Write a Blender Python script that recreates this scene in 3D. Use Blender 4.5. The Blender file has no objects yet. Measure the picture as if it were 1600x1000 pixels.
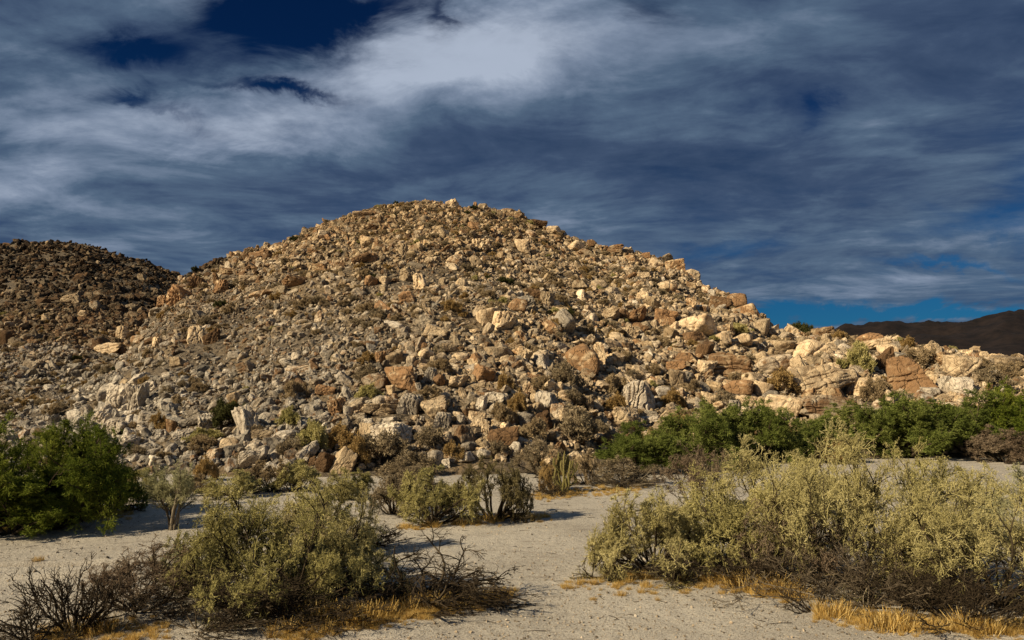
import bpy, math, random
import numpy as np
from mathutils import Vector, Euler
R = math.radians
SC = bpy.context.scene
COL = SC.collection
rng = np.random.default_rng(7)
random.seed(7)

# ------------------------------------------------------------------ camera
F = 1244.0                      # focal length in photograph pixels (28 mm on 36 mm, 1600 px wide)
CZ = 3.0
PITCH = math.atan(100.0 / F)    # horizon at y = 600 of 1000
cam = bpy.data.cameras.new('camera')
cam.lens = 28.0; cam.sensor_width = 36.0
cam.clip_start = 0.1; cam.clip_end = 9000
camo = bpy.data.objects.new('camera', cam); COL.objects.link(camo)
camo.location = (0, 0, CZ); camo.rotation_euler = (R(90) + PITCH, 0, 0)
SC.camera = camo
SC.view_settings.view_transform = 'Standard'
SC.view_settings.look = 'None'
SC.view_settings.gamma = 1.0
SC.view_settings.use_curve_mapping = False
SC.view_settings.exposure = 0.48
SC.cycles.max_bounces = 5
SC.cycles.diffuse_bounces = 2
SC.cycles.transparent_max_bounces = 4

# ------------------------------------------------------------------ sun
SUN_EL = R(31)
SUN_DIR = Vector((-0.86, -0.51, 0)).normalized() * math.cos(SUN_EL) + Vector((0, 0, math.sin(SUN_EL)))
sun = bpy.data.lights.new('sun', 'SUN')
sun.energy = 5.0; sun.angle = R(0.5); sun.color = (1.0, 0.84, 0.58)
suno = bpy.data.objects.new('sun', sun); COL.objects.link(suno)
suno.rotation_euler = SUN_DIR.to_track_quat('Z', 'Y').to_euler()
suno.location = (-30, -14, 40)

# ------------------------------------------------------------------ node helper
class NT:
    def __init__(s, tree): s.t = tree; s.n = tree.nodes; s.l = tree.links
    def new(s, typ, **kw):
        nd = s.n.new(typ)
        for k, v in kw.items(): setattr(nd, k, v)
        return nd
    def put(s, sock, v):
        if isinstance(v, bpy.types.NodeSocket): s.l.new(v, sock)
        elif v is not None:
            try: sock.default_value = v
            except Exception:
                sock.default_value = tuple(v) + (1.0,)
    def math(s, op, a, b=None, c=None, clamp=False):
        nd = s.new('ShaderNodeMath', operation=op, use_clamp=clamp)
        s.put(nd.inputs[0], a); s.put(nd.inputs[1], b)
        if c is not None: s.put(nd.inputs[2], c)
        return nd.outputs[0]
    def vmath(s, op, a, b=None, sc=None):
        nd = s.new('ShaderNodeVectorMath', operation=op)
        s.put(nd.inputs[0], a)
        if b is not None: s.put(nd.inputs[1], b)
        if sc is not None: s.put(nd.inputs['Scale'], sc)
        return nd.outputs['Value'] if op in ('LENGTH', 'DOT_PRODUCT') else nd.outputs[0]
    def noise(s, vec, scale, detail=4, rough=0.55, dist=0.0, color=False):
        nd = s.new('ShaderNodeTexNoise')
        if vec is not None: s.l.new(vec, nd.inputs['Vector'])
        nd.inputs['Scale'].default_value = scale; nd.inputs['Detail'].default_value = detail
        nd.inputs['Roughness'].default_value = rough; nd.inputs['Distortion'].default_value = dist
        return nd.outputs['Color'] if color else nd.outputs['Fac']
    def smooth(s, v, a, b, lo=0.0, hi=1.0):
        nd = s.new('ShaderNodeMapRange', interpolation_type='SMOOTHSTEP')
        s.put(nd.inputs[0], v)
        for i, x in enumerate((a, b, lo, hi)): s.put(nd.inputs[i + 1], x)
        return nd.outputs[0]
    def mix(s, f, a, b, mode='MIX'):
        nd = s.new('ShaderNodeMix', data_type='RGBA', blend_type=mode)
        s.put(nd.inputs[0], f)
        for sock, v in ((nd.inputs[6], a), (nd.inputs[7], b)):
            if isinstance(v, bpy.types.NodeSocket): s.l.new(v, sock)
            else: sock.default_value = tuple(v)[:3] + (1.0,)
        return nd.outputs[2]
    def sep(s, v):
        nd = s.new('ShaderNodeSeparateXYZ'); s.l.new(v, nd.inputs[0]); return nd.outputs
    def comb(s, x, y, z):
        nd = s.new('ShaderNodeCombineXYZ')
        for i, v in enumerate((x, y, z)): s.put(nd.inputs[i], v)
        return nd.outputs[0]

def pixdir(px, py):
    """direction (u = x/y, v = z/y) of a pixel of the photograph"""
    a = (np.asarray(px, float) - 800) / F; b = (500 - np.asarray(py, float)) / F
    cy = math.cos(PITCH) - math.sin(PITCH) * b
    cz = math.sin(PITCH) + math.cos(PITCH) * b
    return a / cy, cz / cy

# ------------------------------------------------------------------ world: sky with high cloud
def build_world():
    w = bpy.data.worlds.new('World'); SC.world = w; w.use_nodes = True
    w.node_tree.nodes.clear(); g = NT(w.node_tree)
    out = g.new('ShaderNodeOutputWorld'); bg = g.new('ShaderNodeBackground')
    g.l.new(bg.outputs[0], out.inputs[0]); bg.inputs['Strength'].default_value = 0.090
    sky = g.new('ShaderNodeTexSky', sky_type='NISHITA', sun_disc=False)
    sky.sun_elevation = SUN_EL
    sky.sun_rotation = math.atan2(SUN_DIR.x, SUN_DIR.y)
    sky.air_density = 1.0; sky.dust_density = 0.0; sky.ozone_density = 3.0; sky.altitude = 600
    d = g.new('ShaderNodeTexCoord').outputs['Generated']
    x, y, z = g.sep(d)
    zc = g.math('MAXIMUM', z, 0.0)
    # cloud layer coordinates: a flat layer overhead, softened towards the horizon
    den = g.math('ADD', zc, 0.09)
    lx = g.math('DIVIDE', x, den); ly = g.math('DIVIDE', y, den)
    lay = g.comb(g.math('MULTIPLY', lx, 1.0), ly, 0.0)
    warp = g.noise(lay, 0.8, 2, 0.45, color=True)
    lay2 = g.vmath('ADD', lay, g.vmath('SCALE', g.vmath('SUBTRACT', warp, (0.5, 0.5, 0.5)), sc=0.7))
    n_big = g.noise(lay2, 0.85, 4, 0.5)
    n_mid = g.noise(lay2, 2.3, 8, 0.62, 0.15)
    st = g.vmath('MULTIPLY', lay2, (0.7, 1.5, 1.0))
    n_str = g.noise(st, 1.6, 7, 0.60, 0.2)
    n_wsp = g.noise(g.vmath('MULTIPLY', lay2, (1.0, 1.45, 1.0)), 3.4, 8, 0.60, 0.25)
    # places in the sky that are clear or bright: ellipses in direction space, ragged by the noise
    ys = g.math('MAXIMUM', y, 0.02)
    u = g.math('DIVIDE', x, ys); v = g.math('DIVIDE', z, ys)
    wv = g.noise(g.comb(u, g.math('MULTIPLY', v, 2.0), 0.0), 7.0, 6, 0.65, 0.6, color=True)
    wx, wy, _ = g.sep(wv)
    u = g.math('ADD', u, g.math('MULTIPLY', g.math('SUBTRACT', wx, 0.5), 0.14))
    v = g.math('ADD', v, g.math('MULTIPLY', g.math('SUBTRACT', wy, 0.5), 0.085))
    front = g.smooth(y, 0.05, 0.25)
    def blob(px, py, rx, ry, amp, rot=0.0):
        uc, vc = pixdir(px, py)
        a = g.math('SUBTRACT', u, float(uc)); b = g.math('SUBTRACT', v, float(vc))
        if rot:
            c, s_ = math.cos(rot), math.sin(rot)
            a, b = (g.math('ADD', g.math('MULTIPLY', a, c), g.math('MULTIPLY', b, s_)),
                    g.math('SUBTRACT', g.math('MULTIPLY', b, c), g.math('MULTIPLY', a, s_)))
        a = g.math('DIVIDE', a, rx / F); b = g.math('DIVIDE', b, ry / F)
        q = g.math('ADD', g.math('MULTIPLY', a, a), g.math('MULTIPLY', b, b))
        return g.math('MULTIPLY', g.math('EXPONENT', g.math('MULTIPLY', q, -1.0)), amp)
    def total(lst):
        acc = None
        for b in lst:
            r = blob(*b); acc = r if acc is None else g.math('ADD', acc, r)
        return g.math('MULTIPLY', acc, front)
    holes = total([(440, 45, 130, 48, 1.5), (560, 10, 140, 30, 0.9), (225, 90, 110, 30, 1.15, -0.1), (350, 20, 80, 30, .5),
                   (430, 143, 105, 11, 0.9, -0.08), (185, 152, 60, 14, 0.8), (270, 185, 70, 14, .45, -.3), (1010, 12, 45, 38, 0.55), (695, 30, 22, 25, 0.5),
                   (1278, 168, 24, 30, 0.55), (1180, 155, 90, 30, .25), (1400, 492, 330, 13, 1.5), (1540, 345, 120, 26, 0.5),
                   (1490, 418, 90, 8, 0.7), (1620, 270, 70, 110, 0.35), (1130, 385, 80, 14, 0.45), (1240, 505, 90, 14, 0.7)])
    glow = total([(560, 130, 220, 60, 0.40, .18), (700, 60, 200, 70, 0.34), (330, 205, 260, 45, .28), (60, 150, 130, 110, .22), (60, 290, 120, 40, .2),
                  (870, 70, 200, 90, 0.30), (1150, 60, 160, 60, 0.14), (250, 20, 130, 25, .1), (420, 215, 120, 30, .16),
                  (1400, 445, 190, 18, .16), (1290, 470, 120, 12, .12), (1420, 215, 120, 40, .06), (1480, 380, 110, 20, .08),
                  (850, 360, 260, 45, .06), (230, 380, 260, 50, .05),
                  (560, 285, 330, 40, -.10), (980, 235, 330, 45, -.16), (1180, 290, 220, 40, -.08), (1450, 60, 260, 90, -.10), (1560, 420, 60, 20, .1)])
    # cover and brightness
    cov = g.math('ADD', g.math('MULTIPLY', n_mid, 1.1), g.math('MULTIPLY', n_big, 0.5))
    cov = g.math('SUBTRACT', g.math('ADD', cov, 0.18), holes)
    cov = g.smooth(g.math('ADD', cov, g.math('MULTIPLY', g.math('SUBTRACT', n_wsp, 0.5), 0.55)), -0.10, 1.12)
    br = g.math('ADD', g.math('MULTIPLY', g.math('SUBTRACT', n_mid, 0.5), 0.85), g.math('MULTIPLY', g.math('SUBTRACT', n_big, 0.5), 0.5))
    br = g.math('ADD', br, g.math('MULTIPLY', g.math('SUBTRACT', n_str, 0.5), 0.50))
    br = g.math('ADD', br, g.math('MULTIPLY', g.math('SUBTRACT', n_wsp, 0.5), 0.55))
    br = g.math('ADD', g.math('ADD', br, 0.365), g.math('MULTIPLY', glow, 1.15))
    ramp = g.new('ShaderNodeValToRGB'); cr = ramp.color_ramp
    cr.elements[0].position = 0.0; cr.elements[0].color = (0.022, 0.042, 0.088, 1)
    cr.elements[1].position = 1.0; cr.elements[1].color = (0.32, 0.37, 0.46, 1)
    for p, c in ((0.25, (0.040, 0.066, 0.122)), (0.45, (0.070, 0.110, 0.172)), (0.70, (0.160, 0.205, 0.285))):
        e = cr.elements.new(p); e.color = c + (1,)
    g.l.new(br, ramp.inputs[0])
    cloud = g.vmath('SCALE', ramp.outputs[0], sc=10.0)
    blue = g.vmath('MULTIPLY', sky.outputs[0], (0.021, 0.090, 0.165))
    # the zenith of the polarised blue goes deeper than the strip above the horizon
    deep = g.mix(g.smooth(z, 0.10, 0.42), (1.2, 1.5, 1.5), (0.50, 0.66, 0.85))
    blue = g.vmath('MULTIPLY', blue, deep)
    col = g.mix(cov, blue, cloud)
    below = g.smooth(z, -0.02, 0.0)
    col = g.mix(below, (0.9, 0.75, 0.55), col)
    g.l.new(col, bg.inputs['Color'])
build_world()

# ------------------------------------------------------------------ numpy noise
_perm = np.random.default_rng(3).integers(0, 2**31, 4096)
def _h(i, j, k):
    return _perm[(i * 73856093 ^ j * 19349663 ^ k * 83492791) & 4095] / 2**31
def vn(p, scale=1.0, seed=0):
    """value noise, -1..1, of points (n,2) or (n,3)"""
    p = np.asarray(p, float) * scale
    if p.shape[-1] == 2: p = np.concatenate([p, np.full(p.shape[:-1] + (1,), seed * 7.31)], -1)
    else: p = p + seed * 17.17
    i = np.floor(p).astype(np.int64); f = p - i; f = f * f * f * (f * (f * 6 - 15) + 10)
    r = 0
    for a in (0, 1):
        for b in (0, 1):
            for c in (0, 1):
                w = (f[..., 0] if a else 1 - f[..., 0]) * (f[..., 1] if b else 1 - f[..., 1]) * (f[..., 2] if c else 1 - f[..., 2])
                r = r + w * _h(i[..., 0] + a, i[..., 1] + b, i[..., 2] + c)
    return r * 2 - 1
def fbm(p, scale=1.0, octv=4, seed=0, gain=0.5):
    r = 0; a = 1; t = 0
    for o in range(octv):
        r = r + a * vn(p, scale * 2.03**o, seed + o * 3); t += a; a *= gain
    return r / t
def sstep(x, a, b):
    t = np.clip((x - a) / (b - a), 0, 1); return t * t * (3 - 2 * t)

# ------------------------------------------------------------------ terrain functions
RIDGE = [(-900, 690, 40), (-300, 690, 40), (0, 676, 42), (100, 650, 47), (150, 610, 56), (195, 560, 66), (240, 506, 80), (285, 440, 102), (340, 420, 112),
         (430, 388, 118), (500, 356, 120), (570, 333, 120), (620, 325, 121), (680, 315, 122), (740, 326, 120), (800, 338, 118),
         (830, 352, 115), (880, 372, 110), (950, 396, 102), (1000, 410, 96), (1060, 428, 90), (1100, 455, 82), (1160, 486, 75),
         (1200, 522, 68), (1260, 534, 62), (1300, 535, 60), (1400, 552, 58), (1500, 560, 56), (1600, 574, 55), (1800, 588, 55), (2300, 594, 60), (3200, 596, 70)]
TOE = [(-900, 27), (0, 27), (200, 27), (450, 26), (700, 26.5), (880, 27.5), (1000, 31), (1200, 32.5), (1600, 33), (3200, 36)]
LEFT = [(-1600, 470), (-600, 420), (-200, 386), (0, 373), (60, 371), (130, 373), (180, 386), (230, 404), (285, 430), (350, 462), (430, 510), (600, 575), (800, 598)]
_ru, _rv = pixdir([r[0] for r in RIDGE], [r[1] for r in RIDGE]); _rD = np.array([r[2] for r in RIDGE], float); _rH = CZ + _rD * _rv
_tu = (np.array([t[0] for t in TOE]) - 800) / F; _tD = np.array([t[1] for t in TOE], float)
_lu, _lv = pixdir([r[0] for r in LEFT], [r[1] for r in LEFT]); _lH = CZ + 190 * _lv

def ridge_at(u): return np.interp(u, _ru, _rD), np.interp(u, _ru, _rH)
def ground_z(x, y):
    p = np.stack([x, y], -1)
    z = 0.05 * fbm(p, 0.22, 3, 5) + 0.016 * fbm(p, 1.7, 3, 9) + 0.007 * vn(p, 7.0, 12)
    # two shallow wheel ruts that cross the wash at the left
    for c in (0.0, 0.95):
        dd = (y - (12.55 + c)) - 0.10 * (x + 9.0) + 0.12 * vn(p, 0.4, 31)
        w = sstep(-x, 3.0, 4.5)
        z = z - 0.09 * np.exp(-(dd / 0.16)**2) * w + 0.05 * np.exp(-((np.abs(dd) - 0.27) / 0.10)**2) * w * (0.6 + 0.6 * vn(p, 3.0, 32))
    return z
def rut_mask(x, y):
    p = np.stack([x, y], -1); m = 0
    for c in (0.0, 0.95):
        dd = (y - (12.55 + c)) - 0.10 * (x + 9.0) + 0.12 * vn(p, 0.4, 31)
        m = m + np.exp(-(dd / 0.20)**2) * sstep(-x, 3.0, 4.5) * np.clip(0.65 + 0.8 * vn(p, 1.6, 35), 0, 1)
    return np.clip(m, 0, 1)
def hill_z(x, y, rough=True):
    x = np.asarray(x, float); y = np.asarray(y, float)
    u = x / y
    D, H = ridge_at(u); T = np.interp(u, _tu, _tD)
    t = (y - T) / (D - T)
    tc = np.clip(t, 0, 1)
    f = 0.82 * tc + 0.18 * (1 - (1 - tc)**2)
    h = H * f
    back = np.maximum(y - D, 0)
    h = np.where(t > 1, H - 0.34 * (np.sqrt(back**2 + 16) - 4), h)
    h = np.where(t < 0, (y - T) * 0.35, h)
    # the hill behind at the left
    HL = np.interp(u, _lu, _lH); tl = (y - 62) / (190 - 62)
    tlc = np.clip(tl, 0, 1)
    hl = HL * (0.75 * tlc + 0.25 * tlc**2) - 1.5
    hl = np.where(tl > 1, HL - 0.3 * (y - 190) - 1.5, hl)
    w = sstep(tl, 0, 0.25)
    hl = np.where(tl < 0, -3, hl) * 1.0
    k = 1.2
    m = np.maximum(h, hl)
    h = m + k * np.log(np.exp(np.clip((h - m) / k, -30, 0)) + np.exp(np.clip((hl - m) / k, -30, 0))) * w
    if rough:
        p = np.stack([x, y], -1)
        a = sstep(y - T, -0.5, 7)
        r1 = fbm(p, 0.05, 2, 41); r2 = 1 - 2 * np.abs(vn(p * np.array([1.0, 0.45]), 0.13, 44)); r3 = fbm(p, 0.45, 3, 47)
        h = h + a * (0.9 * r1 * np.clip((y - T) / 25, 0, 1) + 0.95 * r2 * np.clip((y - T) / 24, 0, 1) + 0.30 * r3) + 0.10 * (1 - a) * r3
    return h
def surf_z(x, y):
    return np.maximum(hill_z(x, y), ground_z(x, y))
_ys = np.concatenate([np.linspace(4, 60, 700), np.linspace(60.1, 230, 1100)])
def cast(px, py):
    """first point of the ground or hill seen at a pixel of the photograph"""
    u, v = pixdir(px, py)
    z = CZ + _ys * v; x = _ys * u
    s = surf_z(x, _ys); k = np.nonzero(s >= z)[0]
    if len(k) == 0:   # just above the crest: take the crest
        k = np.argmin(z[_ys > 30] - s[_ys > 30]) + np.sum(_ys <= 30)
    else: k = k[0]
    y = _ys[k]; return float(y * u), float(y), float(s[k])
def project(x, y, z):
    c, s_ = math.cos(PITCH), math.sin(PITCH)
    d = y * c + (z - CZ) * s_; b = -y * s_ + (z - CZ) * c
    return 800 + F * x / d, 500 - F * b / d

# ------------------------------------------------------------------ object helpers
def tag(o, label=None, cat=None, group=None, kind=None):
    if label: o['label'] = label
    if cat: o['category'] = cat
    if group: o['group'] = group
    if kind: o['kind'] = kind
    return o
def link(name, data, mat=None, parent=None):
    o = bpy.data.objects.new(name, data); COL.objects.link(o)
    if mat is not None and data is not None and not data.materials: data.materials.append(mat)
    if parent: o.parent = parent
    return o
def np_mesh(name, V, faces, smooth=True, var=None, mats=None):
    """faces: list of int arrays (n,3) or (n,4); var: one float per vertex"""
    me = bpy.data.meshes.new(name)
    V = np.ascontiguousarray(V, np.float32)
    loops = np.concatenate([f.reshape(-1) for f in faces]).astype(np.int32)
    cnt = np.concatenate([np.full(len(f), f.shape[1], np.int32) for f in faces])
    st = np.concatenate([[0], np.cumsum(cnt)[:-1]]).astype(np.int32)
    me.vertices.add(len(V)); me.vertices.foreach_set('co', V.reshape(-1))
    me.loops.add(len(loops)); me.loops.foreach_set('vertex_index', loops)
    me.polygons.add(len(cnt)); me.polygons.foreach_set('loop_start', st)
    try: me.polygons.foreach_set('loop_total', cnt)
    except Exception: pass
    me.polygons.foreach_set('use_smooth', np.full(len(cnt), smooth, bool))
    if var is not None:
        a = me.attributes.new('var', 'FLOAT', 'POINT'); a.data.foreach_set('value', np.ascontiguousarray(var, np.float32))
    me.update(calc_edges=True)
    return me
def grid_faces(nr, nc):
    i = np.arange(nr - 1)[:, None] * nc + np.arange(nc - 1)[None]
    return np.stack([i, i + 1, i + nc + 1, i + nc], -1).reshape(-1, 4)

def new_mat(name):
    m = bpy.data.materials.new(name); m.use_nodes = True
    m.node_tree.nodes.clear(); g = NT(m.node_tree)
    out = g.new('ShaderNodeOutputMaterial'); b = g.new('ShaderNodeBsdfPrincipled')
    g.l.new(b.outputs[0], out.inputs[0])
    b.inputs['Roughness'].default_value = 0.9; b.inputs['Specular IOR Level'].default_value = 0.15
    return m, g, b
def attr(g, name, typ='GEOMETRY'):
    nd = g.new('ShaderNodeAttribute', attribute_type=typ, attribute_name=name); return nd.outputs['Fac']

# ------------------------------------------------------------------ materials
def rock_mat():
    m, g, b = new_mat('weathered granite')
    pos = g.new('ShaderNodeNewGeometry').outputs['Position']
    tc = g.new('ShaderNodeTexCoord').outputs['Object']
    oi = g.new('ShaderNodeObjectInfo'); rnd = oi.outputs['Random']
    off = g.vmath('SCALE', g.comb(rnd, g.math('MULTIPLY', rnd, 7.3), g.math('MULTIPLY', rnd, 3.1)), sc=37.0)
    loc = g.vmath('ADD', tc, off)
    rust = attr(g, 'rust', 'INSTANCER'); grey = attr(g, 'grey', 'INSTANCER'); tone = attr(g, 'tone', 'INSTANCER')
    n1 = g.noise(loc, 1.3, 5, 0.6, 0.5); n2 = g.noise(pos, 2.2, 6, 0.65); n3 = g.noise(pos, 14.0, 4, 0.7)
    base = g.mix(g.smooth(n2, 0.35, 0.65), (0.62, 0.465, 0.280), (0.38, 0.262, 0.145))
    base = g.mix(g.math('MULTIPLY', grey, 0.9), base, g.mix(g.smooth(n2, 0.35, 0.68), (0.56, 0.505, 0.42), (0.33, 0.285, 0.23)))
    rm = g.math('SUBTRACT', g.math('ADD', g.math('MULTIPLY', n1, 0.9), g.math('MULTIPLY', n2, 0.25)), g.math('SUBTRACT', 1.0, g.math('MULTIPLY', rust, 0.85)))
    rm = g.smooth(rm, -0.13, 0.03)
    rc = g.mix(g.noise(loc, 2.7, 4), (0.330, 0.178, 0.078), (0.160, 0.092, 0.048))
    base = g.mix(g.math('MULTIPLY', rm, 0.92), base, rc)
    # dark varnish and lichen in streaks, pale mineral veins
    sv = g.noise(g.vmath('MULTIPLY', loc, (2.2, 2.2, 1.3)), 1.6, 5, 0.65)
    base = g.mix(g.smooth(sv, 0.56, 0.74, 0, 0.62), base, (0.100, 0.080, 0.060))
    base = g.mix(g.smooth(n3, 0.52, 0.75, 0, 0.30), base, (0.13, 0.11, 0.09))
    val = g.math('MULTIPLY', g.math('ADD', 0.56, g.math('MULTIPLY', rnd, 0.66)), g.math('ADD', 1.0, tone))
    base = g.vmath('SCALE', base, sc=val)
    g.l.new(base, b.inputs['Base Color'])
    # cracks and grain
    wl = g.vmath('ADD', g.vmath('MULTIPLY', loc, (1.0, 1.0, 0.55)), g.vmath('SCALE', g.noise(loc, 2.0, 3, color=True), sc=0.55))
    vo = g.new('ShaderNodeTexVoronoi', feature='DISTANCE_TO_EDGE'); g.l.new(wl, vo.inputs['Vector']); vo.inputs['Scale'].default_value = 1.25
    crack = g.smooth(vo.outputs['Distance'], 0.0, 0.045)
    hgt = g.math('ADD', g.math('MULTIPLY', crack, 0.55), g.math('MULTIPLY', g.noise(pos, 5.0, 8, 0.68), 1.0))
    bp = g.new('ShaderNodeBump'); bp.inputs['Strength'].default_value = 0.9; bp.inputs['Distance'].default_value = 0.13
    g.l.new(hgt, bp.inputs['Height']); g.l.new(bp.outputs[0], b.inputs['Normal'])
    return m
def soil_mat():
    m, g, b = new_mat('stony slope soil')
    pos = g.new('ShaderNodeNewGeometry').outputs['Position']
    n1 = g.noise(pos, 0.25, 4); n2 = g.noise(pos, 3.0, 6, 0.7); n3 = g.noise(pos, 18, 4, 0.7)
    c = g.mix(g.smooth(n2, 0.35, 0.65), (0.155, 0.120, 0.080), (0.05, 0.038, 0.026))
    c = g.mix(g.smooth(n1, 0.45, 0.62, 0, 0.6), c, (0.21, 0.145, 0.075))
    c = g.mix(g.smooth(n3, 0.5, 0.7, 0, 0.5), c, (0.40, 0.36, 0.30))
    g.l.new(c, b.inputs['Base Color'])
    vo = g.new('ShaderNodeTexVoronoi', feature='F1'); g.l.new(pos, vo.inputs['Vector']); vo.inputs['Scale'].default_value = 4.0
    hgt = g.math('ADD', g.math('MULTIPLY', n2, 1.2), g.math('MULTIPLY', vo.outputs['Distance'], -0.8))
    bp = g.new('ShaderNodeBump'); bp.inputs['Strength'].default_value = 1.0; bp.inputs['Distance'].default_value = 0.2
    g.l.new(hgt, bp.inputs['Height']); g.l.new(bp.outputs[0], b.inputs['Normal'])
    return m
def sand_mat():
    m, g, b = new_mat('gravelly wash sand')
    pos = g.new('ShaderNodeNewGeometry').outputs['Position']
    n0 = g.noise(pos, 0.35, 4, 0.6); n1 = g.noise(g.vmath('MULTIPLY', pos, (0.7, 2.6, 1.0)), 1.3, 6, 0.65, 0.8)
    n2 = g.noise(pos, 32.0, 3, 0.8); n4 = g.noise(pos, 60.0, 2, 0.8)
    c = g.mix(g.smooth(n0, 0.3, 0.7), (0.52, 0.470, 0.390), (0.38, 0.340, 0.280))
    c = g.mix(g.smooth(n1, 0.53, 0.70, 0, 0.75), c, (0.27, 0.232, 0.185))
    c = g.mix(g.math('MULTIPLY', attr(g, 'var'), g.smooth(g.noise(pos, 8.0, 5, 0.7), 0.38, 0.58, 0.15, 0.85)), c, (0.20, 0.165, 0.125))
    c = g.mix(g.smooth(n2, 0.48, 0.66, 0, 0.85), c, (0.12, 0.10, 0.08))
    n5 = g.noise(g.vmath('MULTIPLY', pos, (0.35, 1.0, 1.0)), 0.9, 5, 0.6, 0.6)
    c = g.mix(g.smooth(n5, 0.52, 0.68, 0, 0.35), c, (0.27, 0.235, 0.19))
    c = g.mix(g.smooth(n4, 0.52, 0.68, 0, 0.65), c, (0.70, 0.64, 0.54))
    g.l.new(c, b.inputs['Base Color'])
    hgt = g.math('ADD', g.math('MULTIPLY', g.noise(pos, 6.0, 4, 0.6), 1.0), g.math('MULTIPLY', g.noise(pos, 48.0, 3, 0.8), 0.55))
    bp = g.new('ShaderNodeBump'); bp.inputs['Strength'].default_value = 1.0; bp.inputs['Distance'].default_value = 0.035
    g.l.new(hgt, bp.inputs['Height']); g.l.new(bp.outputs[0], b.inputs['Normal'])
    return m
def mountain_mat():
    m, g, b = new_mat('dark desert mountain')
    pos = g.new('ShaderNodeNewGeometry').outputs['Position']
    n = g.noise(pos, 0.05, 8, 0.75)
    n2 = g.noise(pos, 0.4, 4, 0.7)
    c = g.mix(g.smooth(n, 0.35, 0.65), (0.018, 0.012, 0.010), (0.006, 0.0045, 0.0045))
    c = g.mix(g.smooth(n2, 0.6, 0.7, 0, 0.5), c, (0.022, 0.016, 0.012))
    g.l.new(c, b.inputs['Base Color'])
    return m
def plant_mat(name, c0, c1, c2, trans=0.25):
    """c0 dark, c1 usual, c2 pale; 'var' picks along them per leaf"""
    m, g, b = new_mat(name)
    var = attr(g, 'var')
    rnd = g.new('ShaderNodeObjectInfo').outputs['Random']
    v = g.math('ADD', var, g.math('MULTIPLY', g.math('SUBTRACT', rnd, 0.5), 0.22), clamp=True)
    rp = g.new('ShaderNodeValToRGB'); e = rp.color_ramp.elements
    e[0].position = 0.0; e[0].color = c0 + (1,); e[1].position = 1.0; e[1].color = c2 + (1,)
    k = rp.color_ramp.elements.new(0.5); k.color = c1 + (1,)
    g.l.new(v, rp.inputs[0]); g.l.new(rp.outputs[0], b.inputs['Base Color'])
    if trans:
        tr = g.new('ShaderNodeBsdfTranslucent'); g.l.new(rp.outputs[0], tr.inputs[0])
        mx = g.new('ShaderNodeMixShader'); mx.inputs[0].default_value = trans
        g.l.new(b.outputs[0], mx.inputs[1]); g.l.new(tr.outputs[0], mx.inputs[2])
        out = [n for n in g.n if n.type == 'OUTPUT_MATERIAL'][0]
        g.l.new(mx.outputs[0], out.inputs[0])
    return m
M = dict(
    rock=rock_mat(), soil=soil_mat(), sand=sand_mat(), mountain=mountain_mat(),
    wood=plant_mat('dark dry wood', (0.018, 0.012, 0.006), (0.040, 0.028, 0.016), (0.090, 0.068, 0.042), 0),
    greywood=plant_mat('grey dry wood', (0.05, 0.037, 0.024), (0.11, 0.085, 0.055), (0.22, 0.18, 0.125), 0),
    olive=plant_mat('pale olive foliage', (0.15, 0.135, 0.045), (0.38, 0.335, 0.125), (0.66, 0.57, 0.27)),
    yellow=plant_mat('yellow olive foliage', (0.15, 0.128, 0.045), (0.37, 0.320, 0.130), (0.64, 0.56, 0.28)),
    sage=plant_mat('grey green foliage', (0.14, 0.138, 0.066), (0.36, 0.340, 0.180), (0.62, 0.57, 0.34)),
    pinkish=plant_mat('dry pinkish foliage', (0.10, 0.065, 0.042), (0.20, 0.145, 0.095), (0.33, 0.265, 0.18)),
    green=plant_mat('deep green foliage', (0.026, 0.046, 0.005), (0.105, 0.135, 0.014), (0.320, 0.330, 0.055), 0.3),
    leafgreen=plant_mat('fresh green foliage', (0.040, 0.056, 0.010), (0.135, 0.165, 0.032), (0.300, 0.315, 0.090), 0.3),
    tan=plant_mat('tan dry foliage', (0.15, 0.105, 0.055), (0.32, 0.235, 0.130), (0.50, 0.39, 0.24)),
    ochre=plant_mat('ochre dry foliage', (0.15, 0.090, 0.028), (0.33, 0.215, 0.080), (0.50, 0.36, 0.17)),
    brown=plant_mat('brown dry foliage', (0.11, 0.082, 0.048), (0.25, 0.192, 0.115), (0.40, 0.325, 0.205)),
    tanolive=plant_mat('dry tan olive foliage', (0.15, 0.120, 0.055), (0.36, 0.295, 0.150), (0.58, 0.49, 0.28)),
    olivedark=plant_mat('dark olive brown foliage', (0.060, 0.048, 0.020), (0.155, 0.125, 0.055), (0.30, 0.25, 0.12)),
    darkgreen=plant_mat('dark green foliage', (0.018, 0.022, 0.006), (0.050, 0.052, 0.014), (0.10, 0.098, 0.034)),
    grass=plant_mat('golden dry grass', (0.22, 0.125, 0.026), (0.56, 0.36, 0.10), (0.78, 0.60, 0.26), 0.35),
    cactus=plant_mat('yellow green cactus skin', (0.050, 0.046, 0.012), (0.14, 0.120, 0.034), (0.30, 0.25, 0.11), 0),
)

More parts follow.
